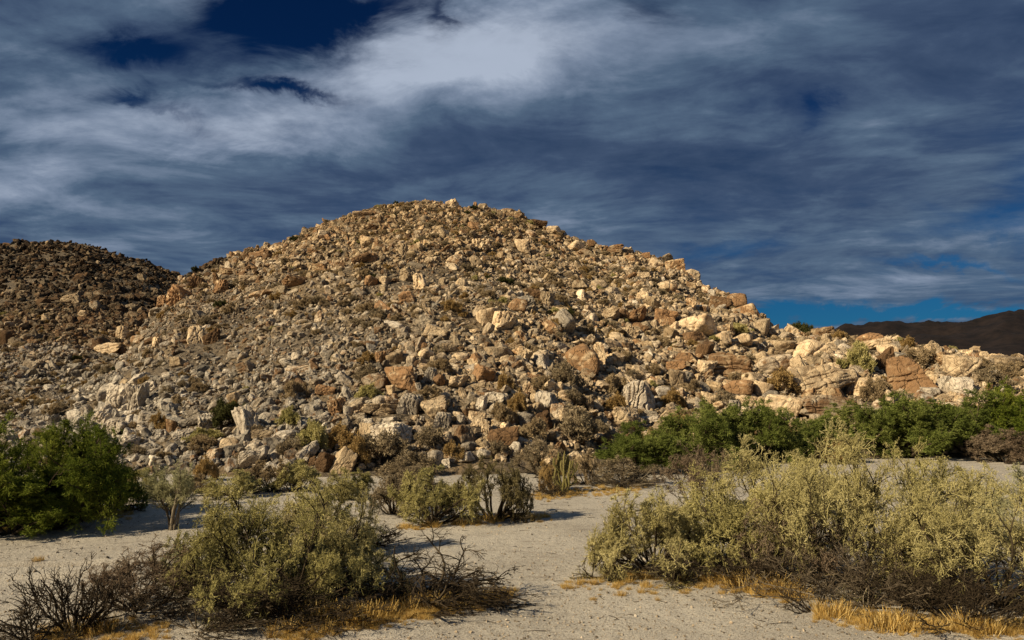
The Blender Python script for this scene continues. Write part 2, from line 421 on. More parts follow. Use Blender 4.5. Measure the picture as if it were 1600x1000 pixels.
# ------------------------------------------------------------------ setting
def build_ground():
    a = np.linspace(-math.pi, math.pi, 97)[:-1]
    fa = np.linspace(R(-50), R(50), 330)                       # fine fan in front of the camera
    ang = np.sort(np.concatenate([a[np.abs(a) > R(51)], fa]))
    ang = np.append(ang, ang[0] + 2 * math.pi)
    r = np.concatenate([[0.02, 1, 2, 3, 4, 5, 6], np.geomspace(6.5, 40, 250), np.geomspace(41, 6000, 40)])
    A, RR = np.meshgrid(ang, r)
    x = RR * np.sin(A); y = RR * np.cos(A)
    z = np.where(RR < 60, ground_z(x, y), 0) - np.where(RR > 60, 0.05, 0)
    me = np_mesh('ground', np.stack([x, y, z], -1).reshape(-1, 3), [grid_faces(len(r), len(ang))[:, ::-1]], var=(rut_mask(x, y) * (RR < 60)).reshape(-1))
    tag(link('ground', me, M['sand']), 'pale gravelly sand of the dry wash', kind='structure')
def build_hill():
    nu, ny = 380, 290
    u = np.linspace(-1.15, 1.15, nu)
    s = np.linspace(0, 1, ny)
    yy = 23.5 * (330 / 23.5)**s
    U, Y = np.meshgrid(u, yy); X = U * Y
    Z = hill_z(X, Y)
    me = np_mesh('hill', np.stack([X, Y, Z], -1).reshape(-1, 3), [grid_faces(ny, nu)])
    tag(link('hill', me, M['soil']), 'steep desert hill of soil and broken granite', kind='structure')
def build_mountain():
    pts = [(1000, 592), (1180, 560), (1240, 540), (1300, 512), (1320, 503), (1345, 504), (1385, 496), (1400, 496), (1420, 500), (1440, 499), (1475, 499), (1510, 499), (1540, 492), (1565, 484),
           (1590, 480), (1640, 482), (1750, 500), (1900, 520), (2100, 545), (2400, 570)]
    uu, vv = pixdir([p[0] for p in pts], [p[1] for p in pts])
    nu, ny = 300, 56
    u = np.linspace(uu[0], uu[-1], nu); s = np.linspace(-1, 1, ny)
    U, S = np.meshgrid(u, s)
    D = 1100.0; Y = D + 420 * S; X = U * Y
    H = (np.interp(U, uu, vv)) * D
    p = np.stack([X, Y], -1)
    rid = 1 - np.abs(fbm(p, 0.006, 4, 61)) * 2
    Z = H * (1 - np.abs(S)**1.25) + (rid - 0.6) * 34 * (1 - np.abs(S)) * np.clip(np.abs(S) * 4, 0.1, 1) + fbm(p, 0.07, 3, 66) * 5.0 * (1 - np.abs(S)) - 2
    me = np_mesh('mountain', np.stack([X, Y, Z], -1).reshape(-1, 3), [grid_faces(ny, nu)])
    tag(link('mountain', me, M['mountain']), 'dark brown mountain in the distance', kind='structure')
build_ground(); build_hill(); build_mountain()

# ------------------------------------------------------------------ rocks
def ico(sub):
    import bmesh
    bm = bmesh.new(); bmesh.ops.create_icosphere(bm, subdivisions=sub, radius=1.0)
    V = np.array([v.co[:] for v in bm.verts]); Fc = np.array([[v.index for v in f.verts] for f in bm.faces]); bm.free()
    return V / np.linalg.norm(V, axis=1)[:, None], Fc
ICO = {k: ico(k) for k in (3, 4, 5)}
def rock_mesh(name, seed, kind='block', sub=4):
    """a boulder cut by random planes with worn edges; kind: block, round, slab, fin, spire"""
    r = np.random.default_rng(seed)
    D, Fc = ICO[sub]
    n = dict(block=7, round=14, slab=7, fin=8, spire=7)[kind]
    N = r.normal(size=(n, 3)); N /= np.linalg.norm(N, axis=1)[:, None]
    ax = np.array([[1, 0, 0], [-1, 0, 0], [0, 1, 0], [0, -1, 0], [0, 0, 1], [0, 0, -1]], float)
    ax += r.normal(size=ax.shape) * 0.22; ax /= np.linalg.norm(ax, axis=1)[:, None]
    N = np.concatenate([ax, N])
    h = np.concatenate([r.uniform(0.50, 0.86, 6), r.uniform(0.66, 1.0, n)])
    dots = np.clip(D @ N.T, 1e-4, None) / h[None]
    p = dict(block=34, round=15, slab=26, fin=26, spire=26)[kind]
    rad = 1.0 / np.power(np.sum(np.power(dots, p), 1), 1.0 / p)
    V = D * rad[:, None]
    # chipped ledges, grooves between joints, grain
    V *= (1 + 0.13 * fbm(V, 1.3, 3, seed)[:, None])
    q = fbm(V, 2.0, 2, seed + 5)
    st = V[:, 2] * 3.2 + q * 1.3
    if kind in ('fin', 'spire'):
        a = r.uniform(0, math.pi); st = (V[:, 0] * math.cos(a) + V[:, 1] * math.sin(a)) * (4.2 if kind == 'fin' else 2.8) + q * 1.1
        dep = 0.20
    else: dep = 0.07 if kind != 'round' else 0.035
    fr = np.abs((st % 1.0) - 0.5) * 2
    V *= (1 - dep * sstep(fr, 0.62, 0.95))[:, None]
    n2 = N[r.integers(0, len(N), 2)]
    for k in range(2):
        dd = np.abs(V @ n2[k] - r.uniform(-0.25, 0.35) + 0.10 * q)
        V *= (1 - 0.11 * np.exp(-(dd / 0.045)**2))[:, None]
    V *= (1 + 0.030 * fbm(V, 6.0, 2, seed + 9)[:, None])
    sc = dict(block=(1, 0.9, 0.8), round=(1, 0.95, 0.82), slab=(1.15, 0.9, 0.5), fin=(1, 0.85, 0.85), spire=(0.75, 0.7, 1.2))[kind]
    lo, hi = V.min(0), V.max(0); V = (V - (lo + hi) / 2) / ((hi - lo) / 2) * np.array(sc)
    return np_mesh(name, V, [Fc], smooth=(kind == 'round' and sub > 3))
KINDS = ['block', 'block', 'block', 'round', 'round', 'slab', 'slab', 'fin', 'spire', 'block', 'round', 'slab']
PROTO = [rock_mesh('rock_shape', 100 + i, k, 3) for i, k in enumerate(KINDS)]
BIG = {k: [rock_mesh('boulder_shape', 300 + i * 7 + j, k, 4) for j in range(4)] for i, k in enumerate(('block', 'round', 'slab', 'fin', 'spire'))}
for me in PROTO + sum(BIG.values(), []): me.materials.append(M['rock'])

# photographed boulders: x, y (centre), w, h in photograph pixels, colour, shape, [short reference used as a landmark]
B = '''
742 357 21 20 orange block|the lone orange block below the summit
637 430 26 28 pale spire|the pale pinnacle group in mid slope
655 443 22 28 pale spire
637 467 29 25 rust block|the cracked rust block in mid slope
579 440 21 18 orange round
600 439 22 14 pale block
599 451 13 12 pale round
562 406 26 14 dark slab
577 404 24 16 rust slab
460 442 36 20 rust block|the rust capped rock on the left shoulder
487 395 22 11 rust block
565 336 30 10 ochre slab|the flat ochre slab left of the summit
750 385 28 22 pale fin|the pale knob right below the summit
680 522 32 19 pale block
707 312 19 15 pale fin|the pale rocks on the summit
755 322 13 10 pale round
720 444 13 17 pale round
587 385 11 25 ochre spire
580 356 17 12 rust block
630 392 15 19 pale spire
787 505 30 32 pale spire|the tall pale rocks right of centre
762 496 30 28 pale round
500 420 26 13 ochre slab
497 497 15 18 pink block
612 345 15 9 ochre slab
692 367 17 17 pale block
1055 415 31 22 ochre block|the overhanging boulder on the right crest
840 349 24 11 dark slab
865 359 25 16 pale block
810 337 20 16 ochre spire
809 479 27 24 rust round|the round rust boulder right of centre
833 462 23 22 rust block
855 470 23 25 pale spire
815 387 22 24 pale block
900 387 25 17 pale round
887 430 19 13 pale round
905 447 27 14 tan slab
998 495 32 23 rust block
1042 497 40 30 orange block|the split orange boulder on the right slope
1095 513 52 30 pale round|the wide pale boulder on the right slope
1085 528 38 16 rust slab
1050 450 17 14 ochre round
1037 449 24 20 tan round
1080 474 22 25 ochre spire
1150 471 32 26 rust round|the rust boulder on the right crest
1125 476 34 26 rust block
1112 456 13 9 white round
960 390 30 15 rust block
925 382 15 11 rust block
985 405 15 12 ochre block
1010 400 13 10 orange block
955 492 32 19 pale block
920 506 23 15 pale round
1190 512 27 25 pale round
945 520 14 14 pale round
985 520 24 19 pale fin
1007 462 28 15 pale slab
1005 431 20 14 pale block
1080 447 19 10 ochre slab
1130 530 27 22 pale round
1160 532 30 19 pale round
1222 541 42 19 pale round
1265 550 54 36 pale round|the veined pale boulder on the right shoulder
1283 517 31 19 ochre block|the capped boulder on the right skyline
1280 594 92 46 tan slab|the great flat tan slab at right
1207 574 58 32 pink round
1225 638 54 34 pale round|the lumpy pale boulder beside the green bushes
1265 626 26 33 ochre spire
1300 616 36 19 ochre slab
1307 642 98 36 pink slab|the long pinkish slab behind the green bushes
1345 608 34 32 tan fin
1385 566 28 42 dark spire
1388 548 25 19 pale round
1421 592 58 62 orange block|the big orange fronted boulder at right
1360 530 36 17 orange round
1366 541 50 15 pale slab
1405 558 32 15 grey round
1475 563 22 24 ochre block
1505 574 54 33 tan round|the round tan boulder near the right edge
1507 606 38 32 white block|the white wedge of rock near the right edge
1480 604 28 26 grey block
1455 613 25 16 grey round
1520 552 21 10 pale slab
1507 549 16 9 pale round
1537 554 18 9 pale slab
1575 565 42 17 tan round
1567 607 20 12 grey round
1589 609 24 12 pale round
1205 621 20 18 grey round
1335 527 15 9 pale round
1438 548 22 11 pale slab
190 627 42 54 white fin|the white fluted cliff at lower left
215 624 26 46 white fin
163 652 30 34 white fin
236 606 28 18 white fin
182 672 34 26 white fin
232 660 34 28 white fin
205 692 44 22 white fin
307 650 34 16 grey slab
297 661 30 13 grey slab
320 664 30 28 grey fin
267 667 15 21 rust round|the rust topped rock at lower left
285 682 42 15 grey fin
357 695 26 16 tan round
335 712 26 18 pink block
237 708 18 11 grey round
240 722 20 16 white block
197 597 15 12 pale round
192 552 16 17 rust round
168 545 36 20 tan slab
277 567 26 14 tan slab
232 566 14 11 grey round
365 557 17 13 grey round
365 622 22 16 tan round
6 530 20 26 dark round|the dark boulder at the left edge
385 575 27 22 pink block
87 625 17 11 white slab
277 462 32 31 orange fin|the fluted orange outcrop on the left spur
252 473 16 20 orange spire
305 443 24 20 rust fin
345 451 20 24 rust spire
337 437 9 22 rust spire
353 427 27 15 ochre fin
386 438 26 16 tan slab
192 522 18 22 tan block
218 530 25 17 pink slab
304 526 24 30 tan spire|the upright tan rocks on the left slope
330 528 22 27 dark spire
244 538 13 20 pale spire
112 468 26 18 pale fin|the pale outcrop on the far left hill
147 478 15 15 pink round
127 491 14 13 tan block
220 433 14 10 tan slab
626 595 46 40 rust block|the big rust fronted boulder near the foot
585 597 42 24 pink round
672 588 18 25 grey fin
653 607 9 17 grey spire
715 600 32 22 pale block|the pale square block near the foot
755 588 34 29 rust block|the rust square boulder near the foot
748 605 23 11 pale slab
595 562 15 22 rust spire
616 561 27 22 tan round
609 611 13 17 yellow block
507 611 26 16 orange slab
525 639 25 26 rust spire|the brown pyramid rock near the foot
543 645 15 17 grey round
597 641 52 22 tan slab
640 636 34 34 white fin|the ribbed white outcrop near the foot
612 681 52 32 white fin
575 676 24 26 pale block
677 642 42 30 tan block
691 660 27 25 grey fin
720 660 13 19 grey spire
752 633 16 24 white spire
733 646 21 12 dark slab
773 627 36 22 grey fin
722 681 36 28 pink slab|the flat pinkish block near the foot
759 670 14 26 pale spire
747 658 26 24 tan block
787 687 42 30 dark slab|the dark brown slab near the foot
732 698 21 13 grey round
680 720 21 28 white round|the white upright stone at the foot
697 726 12 14 white block
728 715 31 15 grey round
757 711 22 15 grey round
505 728 26 36 dark block|the dark leaning block at the foot
537 724 32 46 pale slab|the pale leaning slab at the foot
487 722 12 14 dark block
585 711 23 12 pink slab
556 695 38 17 grey slab
415 656 26 20 grey round
410 681 28 16 tan slab
447 648 26 14 pink slab
775 552 32 20 pale round
665 555 22 16 pale round
607 658 25 11 white slab
576 661 15 13 grey block
465 578 32 12 pink slab
910 564 50 42 rust round|the great round rust boulder below centre
939 556 18 38 pale fin
1070 561 36 16 rust slab
1057 573 28 18 rust block
1057 595 25 33 tan block|the tall tan block right of centre
1037 613 24 15 white round
1075 587 20 13 grey round
1105 578 29 27 pale block
1097 606 22 16 grey round
1152 577 78 38 rust slab|the broad rust slab on the right slope
1155 607 40 24 rust round
1192 610 30 26 pale round
1165 628 33 19 pale fin
1190 562 38 22 pale round
1000 622 52 46 white fin|the white cracked outcrop right of centre
977 658 40 35 tan block|the tan block above the cactus
1017 648 23 10 white slab
1017 658 25 12 white slab
922 633 12 28 tan spire
851 628 34 36 grey fin|the tall grey rock in the lower middle
841 638 17 17 pale round
871 644 25 25 pink block
850 661 25 32 dark block
822 657 25 21 grey round
890 652 40 22 pale slab
1092 630 11 15 white spire
1147 637 17 20 white spire
955 676 15 16 grey spire
805 701 17 17 white round
820 690 21 10 white slab
962 701 32 11 pale slab
845 566 25 22 grey block
825 578 20 16 pale slab
700 545 22 14 pale slab
720 560 24 15 pale round
735 575 18 12 grey slab
665 575 20 12 tan round
'''
CLR = {  # rust, grey, tone
    'orange': (0.60, 0.0, 0.22), 'rust': (0.56, 0.10, 0.0), 'dark': (0.82, 0.15, -0.45), 'ochre': (0.46, 0.0, 0.05), 'yellow': (0.3, 0.0, 0.4),
    'tan': (0.30, 0.15, 0.0), 'pale': (0.22, 0.15, 0.15), 'pink': (0.42, 0.45, 0.02), 'grey': (0.10, 0.85, 0.0), 'white': (0.05, 0.85, 0.15)}
SIZE_REF = {'block': (2.0, 1.60), 'round': (2.0, 1.64), 'slab': (2.3, 1.0), 'fin': (2.0, 1.7), 'spire': (1.5, 2.4)}
boulders = []      # dicts
for line in B.strip().splitlines():
    a, _, ref = line.partition('|'); f = a.split()
    px, py, w, h = map(float, f[:4])
    boulders.append(dict(px=px, py=py, w=w, h=h, clr=f[4], shp=f[5], ref=ref or None))
def add_rock(b, x, y, z, sx, sy, sz, rot, seed, mesh=None):
    me = mesh or BIG[b['shp']][seed % 4]
    o = bpy.data.objects.new('boulder', me); COL.objects.link(o)
    o.location = (x, y, z); o.scale = (sx, sy, sz); o.rotation_euler = rot
    ru, gr, to = CLR[b['clr']]
    o['rust'] = ru; o['grey'] = gr; o['tone'] = to
    b['obj'] = o; b['x'], b['y'], b['z'] = x, y, z
    return o
taken = []
for i, b in enumerate(boulders):
    x, y, z = cast(b['px'], b['py'] + b['h'] * 0.30)
    s = y / F; big_ = 1.05 if (b['px'] > 1000 and b['py'] < 500) else 1.17
    W, H = b['w'] * s * big_, b['h'] * s * big_
    rw, rh = SIZE_REF[b['shp']]
    kx = W / rw; kz = H / rh
    ky = (kx * 0.6 + min(kx, kz) * 0.4)
    rot = Euler((rng.normal() * 0.14, rng.normal() * 0.14, rng.uniform(-0.5, 0.5) + (0 if b['shp'] in ('slab',) else rng.integers(0, 4) * math.pi / 2)))
    if b['ref'] and 'leaning' in b['ref']: rot = Euler((0.1, 0.5, 0.1))
    big = max(b['w'], b['h']) > 50
    me = None
    if big:
        me = rock_mesh('boulder_shape', 900 + i, b['shp'], 5); me.materials.append(M['rock'])
    add_rock(b, x, y + ky * 0.25, z + H * 0.26, kx, ky, kz, rot, i, me)
    taken.append((x, y, z, max(W, H) * 0.5, b['px'], b['py'], b['w'] * 0.5, b['h'] * 0.5))
taken = np.array(taken)

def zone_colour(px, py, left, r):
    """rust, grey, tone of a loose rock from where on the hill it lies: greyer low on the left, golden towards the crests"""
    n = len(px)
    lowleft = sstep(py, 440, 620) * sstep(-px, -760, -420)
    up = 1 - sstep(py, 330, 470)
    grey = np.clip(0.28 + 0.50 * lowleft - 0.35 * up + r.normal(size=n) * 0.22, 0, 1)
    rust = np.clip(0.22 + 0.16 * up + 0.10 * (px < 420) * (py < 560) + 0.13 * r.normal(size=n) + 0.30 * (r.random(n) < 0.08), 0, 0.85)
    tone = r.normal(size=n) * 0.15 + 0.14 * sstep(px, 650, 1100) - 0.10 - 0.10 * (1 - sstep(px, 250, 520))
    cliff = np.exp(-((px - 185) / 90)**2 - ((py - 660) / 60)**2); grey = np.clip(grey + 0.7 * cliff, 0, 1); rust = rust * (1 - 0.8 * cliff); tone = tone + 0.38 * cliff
    rust = np.where(left, np.clip(rust + 0.12, 0, 0.8), rust); tone = np.where(left, tone - 0.24 - 0.34 * (1 - sstep(py, 430, 540)), tone); grey = np.where(left, grey * 0.5, grey)  # left hill: browner rock, with cloud shadow put into tone, deeper near its top
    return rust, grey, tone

def scatter(n, y0, y1, u0, u1, rmin, rmax, powr, seed, clump=0.3, left=False):
    r = np.random.default_rng(seed)
    y = np.sqrt(r.uniform(y0**2, y1**2, n)); u = r.uniform(u0, u1, n); x = u * y
    D, _ = ridge_at(u); T = np.interp(u, _tu, _tD)
    p = np.stack([x, y], -1)
    dens = fbm(p, 0.16, 3, seed + 3)
    lim = np.where(u < -0.30, 200.0, D + 9)
    keep = (y > T + 0.3 + r.exponential(0.6, n)) & (y < lim) & (r.random(n) < 0.75 + clump * dens * 2)
    x, y, dens = x[keep], y[keep], dens[keep]
    rad = rmin * np.power(1 - r.random(len(x)) * (1 - (rmin / rmax)**powr), -1 / powr) * np.clip(1 + 0.75 * dens, 0.5, 1.8)
    z = hill_z(x, y)
    return x, y, z, rad
u0, u1 = -0.80, 0.80
parts = [scatter(3000, 27, 128, u0, u1, 0.34, 0.95, 2.7, 11), scatter(42000, 27, 128, u0, u1, 0.18, 0.48, 2.2, 12),
         scatter(42000, 26.5, 62, u0, u1, 0.09, 0.26, 1.7, 13), scatter(44000, 58, 128, u0, u1, 0.16, 0.36, 2.0, 14),
         scatter(15000, 26, 40, u0, u1, 0.10, 0.42, 1.9, 16),
         scatter(16000, 75, 200, -0.9, -0.28, 0.36, 1.0, 2.3, 15)]
X, Y, Z, RAD = [np.concatenate([p[i] for p in parts]) for i in range(4)]
PX, PY = project(X, Y, Z)
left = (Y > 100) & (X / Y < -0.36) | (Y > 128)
_sy = np.array([300, 400, 460, 540, 600, 680, 745]); _sx = np.array([900, 860, 830, 700, 600, 520, 470])
fine = 1 - sstep(PX - np.interp(PY, _sy, _sx), -60, 30)
fine = fine * sstep(PY, 380, 470) * (~left)
RAD = RAD * 0.74 * (1 - 0.24 * fine * (1 - sstep(PY, 560, 680))) * (1 + 0.20 * sstep(PX, 950, 1200))
# keep loose rocks clear of the photographed boulders
keep = np.ones(len(X), bool)
for (tx, ty, tz, tr, tpx, tpy, tw, th) in taken:
    d2 = (X - tx)**2 + (Y - ty)**2 + (Z - tz)**2
    keep &= ~(d2 < (tr * 0.75 + RAD * 0.55)**2)
    front = (Y < ty) & (Y > ty - 6 * tr - 2)
    rp = RAD * F / Y
    keep &= ~(front & (np.abs(PX - tpx) < tw * 0.8 + rp * 0.6) & (PY - rp * 0.7 < tpy + th * 0.75) & (PY > tpy - th) & (rp > th * 0.18))
X, Y, Z, RAD, PX, PY, left = [a[keep] for a in (X, Y, Z, RAD, PX, PY, left)]
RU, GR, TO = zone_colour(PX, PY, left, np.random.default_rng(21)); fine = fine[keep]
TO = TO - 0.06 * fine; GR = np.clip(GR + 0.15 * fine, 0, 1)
rr = np.random.default_rng(22)
IDX = rr.integers(0, len(PROTO), len(X))
S3 = RAD[:, None] * rr.uniform(0.52, 1.55, (len(X), 3))
wild = rr.random(len(X)) < 0.5
ROT = np.where(wild[:, None], rr.uniform(-1.3, 1.3, (len(X), 3)), rr.normal(size=(len(X), 3)) * 0.35)
ROT[:, 2] = rr.uniform(-3.14, 3.14, len(X))
ZZ = Z + RAD * rr.uniform(0.05, 0.62, len(X))
# the largest-looking of them become boulders of their own
app = RAD / Y * ((PX > -20) & (PX < 1620)) * (PY > 300) * (PY < 760) * (rr.uniform(0.9, 1.1, len(X)))
ntop = 300 - len(boulders)
top = np.argsort(-app)[:max(ntop, 0)]
def name_colour(ru, gr, to):
    if ru > 0.55: return 'dark' if to < -0.2 else 'rust'
    if ru > 0.36: return 'ochre'
    if gr > 0.62: return 'grey' if to < 0.08 else 'white'
    return 'tan' if to < 0 else 'pale'
for k in top:
    shp = KINDS[IDX[k]]
    b = dict(px=float(PX[k]), py=float(PY[k]), w=float(RAD[k] * 1.9 * F / Y[k]), h=float(RAD[k] * 1.5 * F / Y[k]), clr=name_colour(RU[k], GR[k], TO[k]), shp=shp, ref=None)
    add_rock(b, float(X[k]), float(Y[k]), float(ZZ[k]), *[float(v) for v in S3[k]], Euler([float(v) for v in ROT[k]]), int(k))
    boulders.append(b)
rest = np.ones(len(X), bool); rest[top] = False

def point_cloud(name, P, attrs):
    me = bpy.data.meshes.new(name); me.vertices.add(len(P)); me.vertices.foreach_set('co', np.ascontiguousarray(P, np.float32).reshape(-1))
    for k, v in attrs.items():
        v = np.asarray(v)
        if v.ndim == 2:
            a = me.attributes.new(k, 'FLOAT_VECTOR', 'POINT'); a.data.foreach_set('vector', np.ascontiguousarray(v, np.float32).reshape(-1))
        elif v.dtype.kind == 'i':
            a = me.attributes.new(k, 'INT', 'POINT'); a.data.foreach_set('value', np.ascontiguousarray(v, np.int32))
        else:
            a = me.attributes.new(k, 'FLOAT', 'POINT'); a.data.foreach_set('value', np.ascontiguousarray(v, np.float32))
    me.update(); return me
def gn_instances(obj, shapes, cname):
    c = bpy.data.collections.new(cname)
    for i, me in enumerate(shapes):
        o = bpy.data.objects.new('%s_%02d' % (cname, i), me); c.objects.link(o)
    ng = bpy.data.node_groups.new(cname, 'GeometryNodeTree')
    ng.interface.new_socket(name='Geometry', in_out='INPUT', socket_type='NodeSocketGeometry')
    ng.interface.new_socket(name='Geometry', in_out='OUTPUT', socket_type='NodeSocketGeometry')
    gi = ng.nodes.new('NodeGroupInput'); go = ng.nodes.new('NodeGroupOutput')
    ci = ng.nodes.new('GeometryNodeCollectionInfo'); ci.inputs['Collection'].default_value = c
    ci.inputs['Separate Children'].default_value = True; ci.inputs['Reset Children'].default_value = True
    ip = ng.nodes.new('GeometryNodeInstanceOnPoints'); ip.inputs['Pick Instance'].default_value = True
    def named(n, t):
        nd = ng.nodes.new('GeometryNodeInputNamedAttribute'); nd.data_type = t; nd.inputs['Name'].default_value = n
        return [s for s in nd.outputs if s.enabled][0]
    L = ng.links.new
    L(gi.outputs[0], ip.inputs['Points']); L(ci.outputs[0], ip.inputs['Instance'])
    L(named('idx', 'INT'), ip.inputs['Instance Index']); L(named('rot', 'FLOAT_VECTOR'), ip.inputs['Rotation']); L(named('scl', 'FLOAT_VECTOR'), ip.inputs['Scale'])
    L(ip.outputs[0], go.inputs[0])
    md = obj.modifiers.new('scatter', 'NODES'); md.node_group = ng
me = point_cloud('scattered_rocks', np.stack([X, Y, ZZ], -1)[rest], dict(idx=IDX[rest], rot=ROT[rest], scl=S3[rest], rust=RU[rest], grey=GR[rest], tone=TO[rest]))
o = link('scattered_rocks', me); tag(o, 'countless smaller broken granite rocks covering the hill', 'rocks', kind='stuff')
gn_instances(o, PROTO, 'rock_shapes')
print('loose rocks', int(rest.sum()), 'boulders', len(boulders))

# pebbles and flakes on the wash
def pebbles():
    r = np.random.default_rng(51); n = 30000
    y = 7.5 + r.exponential(5.0, n); y = y[y < 30]; n = len(y); x = r.uniform(-0.72, 0.72, n) * y
    z = ground_z(x, y); s = 0.004 + 0.012 * r.random(n)**7
    s = s * (1 + y * 0.02)
    T = np.interp(x / y, _tu, _tD)
    near = np.exp(-((y - T) / 1.5)**2)
    s = s * (1 + 4 * near * r.random(n))
    me = point_cloud('pebbles', np.stack([x, y, z + s * 0.3], -1), dict(idx=r.integers(0, len(PROTO), n), rot=r.uniform(-3, 3, (n, 3)), scl=s[:, None] * r.uniform(0.6, 1.4, (n, 3)),
                     rust=np.full(n, 0.15), grey=r.uniform(0.3, 1, n), tone=r.normal(size=n) * 0.30 + 0.1))
    o = link('pebbles', me); tag(o, 'fine pebbles strewn over the sandy wash', 'pebbles', kind='stuff'); gn_instances(o, PROTO, 'pebble_shapes')
pebbles()

# ------------------------------------------------------------------ plants: branching growth in numpy
def norm(v): return v / np.maximum(np.linalg.norm(v, axis=-1, keepdims=True), 1e-9)
def grow(r, P, D, L, K, wig, up):
    n = len(P); pts = [P]; d = norm(D)
    for k in range(K):
        d = norm(d + r.normal(size=(n, 3)) * wig + np.array([0, 0, up]))
        P = P + d * (L / K)[:, None]; pts.append(P)
    return np.stack(pts, 1)
def kids(r, poly, L, m, t0, t1, ang, fac, K, wig, up, out=0.0):
    n, k1, _ = poly.shape; K0 = k1 - 1
    t = r.uniform(t0, t1, (n, m)) * K0
    i = np.minimum(t.astype(int), K0 - 1); f = (t - i)[..., None]
    row = np.arange(n)[:, None]
    a = poly[row, i]; b = poly[row, i + 1]
    P = (a * (1 - f) + b * f).reshape(-1, 3); T = norm(b - a).reshape(-1, 3)
    q = norm(np.cross(T, r.normal(size=T.shape)))
    an = (ang * r.uniform(0.6, 1.3, len(T)))[:, None]
    D = T * np.cos(an) + q * np.sin(an)
    if out: D = D + out * norm(P * np.array([1, 1, 0.6]))
    Lc = np.repeat(L, m) * fac * r.uniform(0.55, 1.25, len(T)) * (1.15 - 0.5 * (t / K0).reshape(-1))
    return grow(r, P, D, Lc, K, wig, up), Lc
def tubes(poly, r0, r1, sides, r):
    n, k1, _ = poly.shape
    T = np.empty_like(poly); T[:, 1:-1] = poly[:, 2:] - poly[:, :-2]; T[:, 0] = poly[:, 1] - poly[:, 0]; T[:, -1] = poly[:, -1] - poly[:, -2]
    T = norm(T); ref = norm(r.normal(size=(n, 1, 3))); a = norm(np.cross(T, ref)); b = np.cross(T, a)
    rad = np.linspace(0, 1, k1)[None] * (np.asarray(r1) - np.asarray(r0)).reshape(-1, 1) + np.asarray(r0).reshape(-1, 1)
    rad = np.broadcast_to(rad, (n, k1))
    if sides == 2:
        V = np.stack([poly - a * rad[..., None], poly + a * rad[..., None]], 2)
    else:
        th = np.arange(sides) * 2 * math.pi / sides
        V = poly[:, :, None] + rad[..., None, None] * (a[:, :, None] * np.cos(th)[None, None, :, None] + b[:, :, None] * np.sin(th)[None, None, :, None])
    base = (np.arange(n)[:, None, None] * k1 + np.arange(k1 - 1)[None, :, None]) * sides
    j = np.arange(sides if sides > 2 else 1)[None, None]
    j2 = (j + 1) % sides
    Fq = np.stack([base + j, base + j2, base + sides + j2, base + sides + j], -1).reshape(-1, 4)
    var = np.repeat(r.random(n), k1 * sides)
    return V.reshape(-1, 3), Fq, var
def blades(P, D, L, W, r, var):
    """small pointed leaves"""
    n = len(P); side = norm(np.cross(D, r.normal(size=D.shape)))
    V = np.stack([P - side * W[:, None], P + side * W[:, None], P + D * L[:, None]], 1)
    Fq = (np.arange(n)[:, None] * 3 + np.arange(3)[None])
    return V.reshape(-1, 3), Fq, np.repeat(var, 3)
def join(lst):
    V, Fs, va, o = [], [], [], 0
    for v, f, a in lst:
        V.append(v); Fs.append(f + o); va.append(a); o += len(v)
    return np.concatenate(V), Fs, np.concatenate(va)

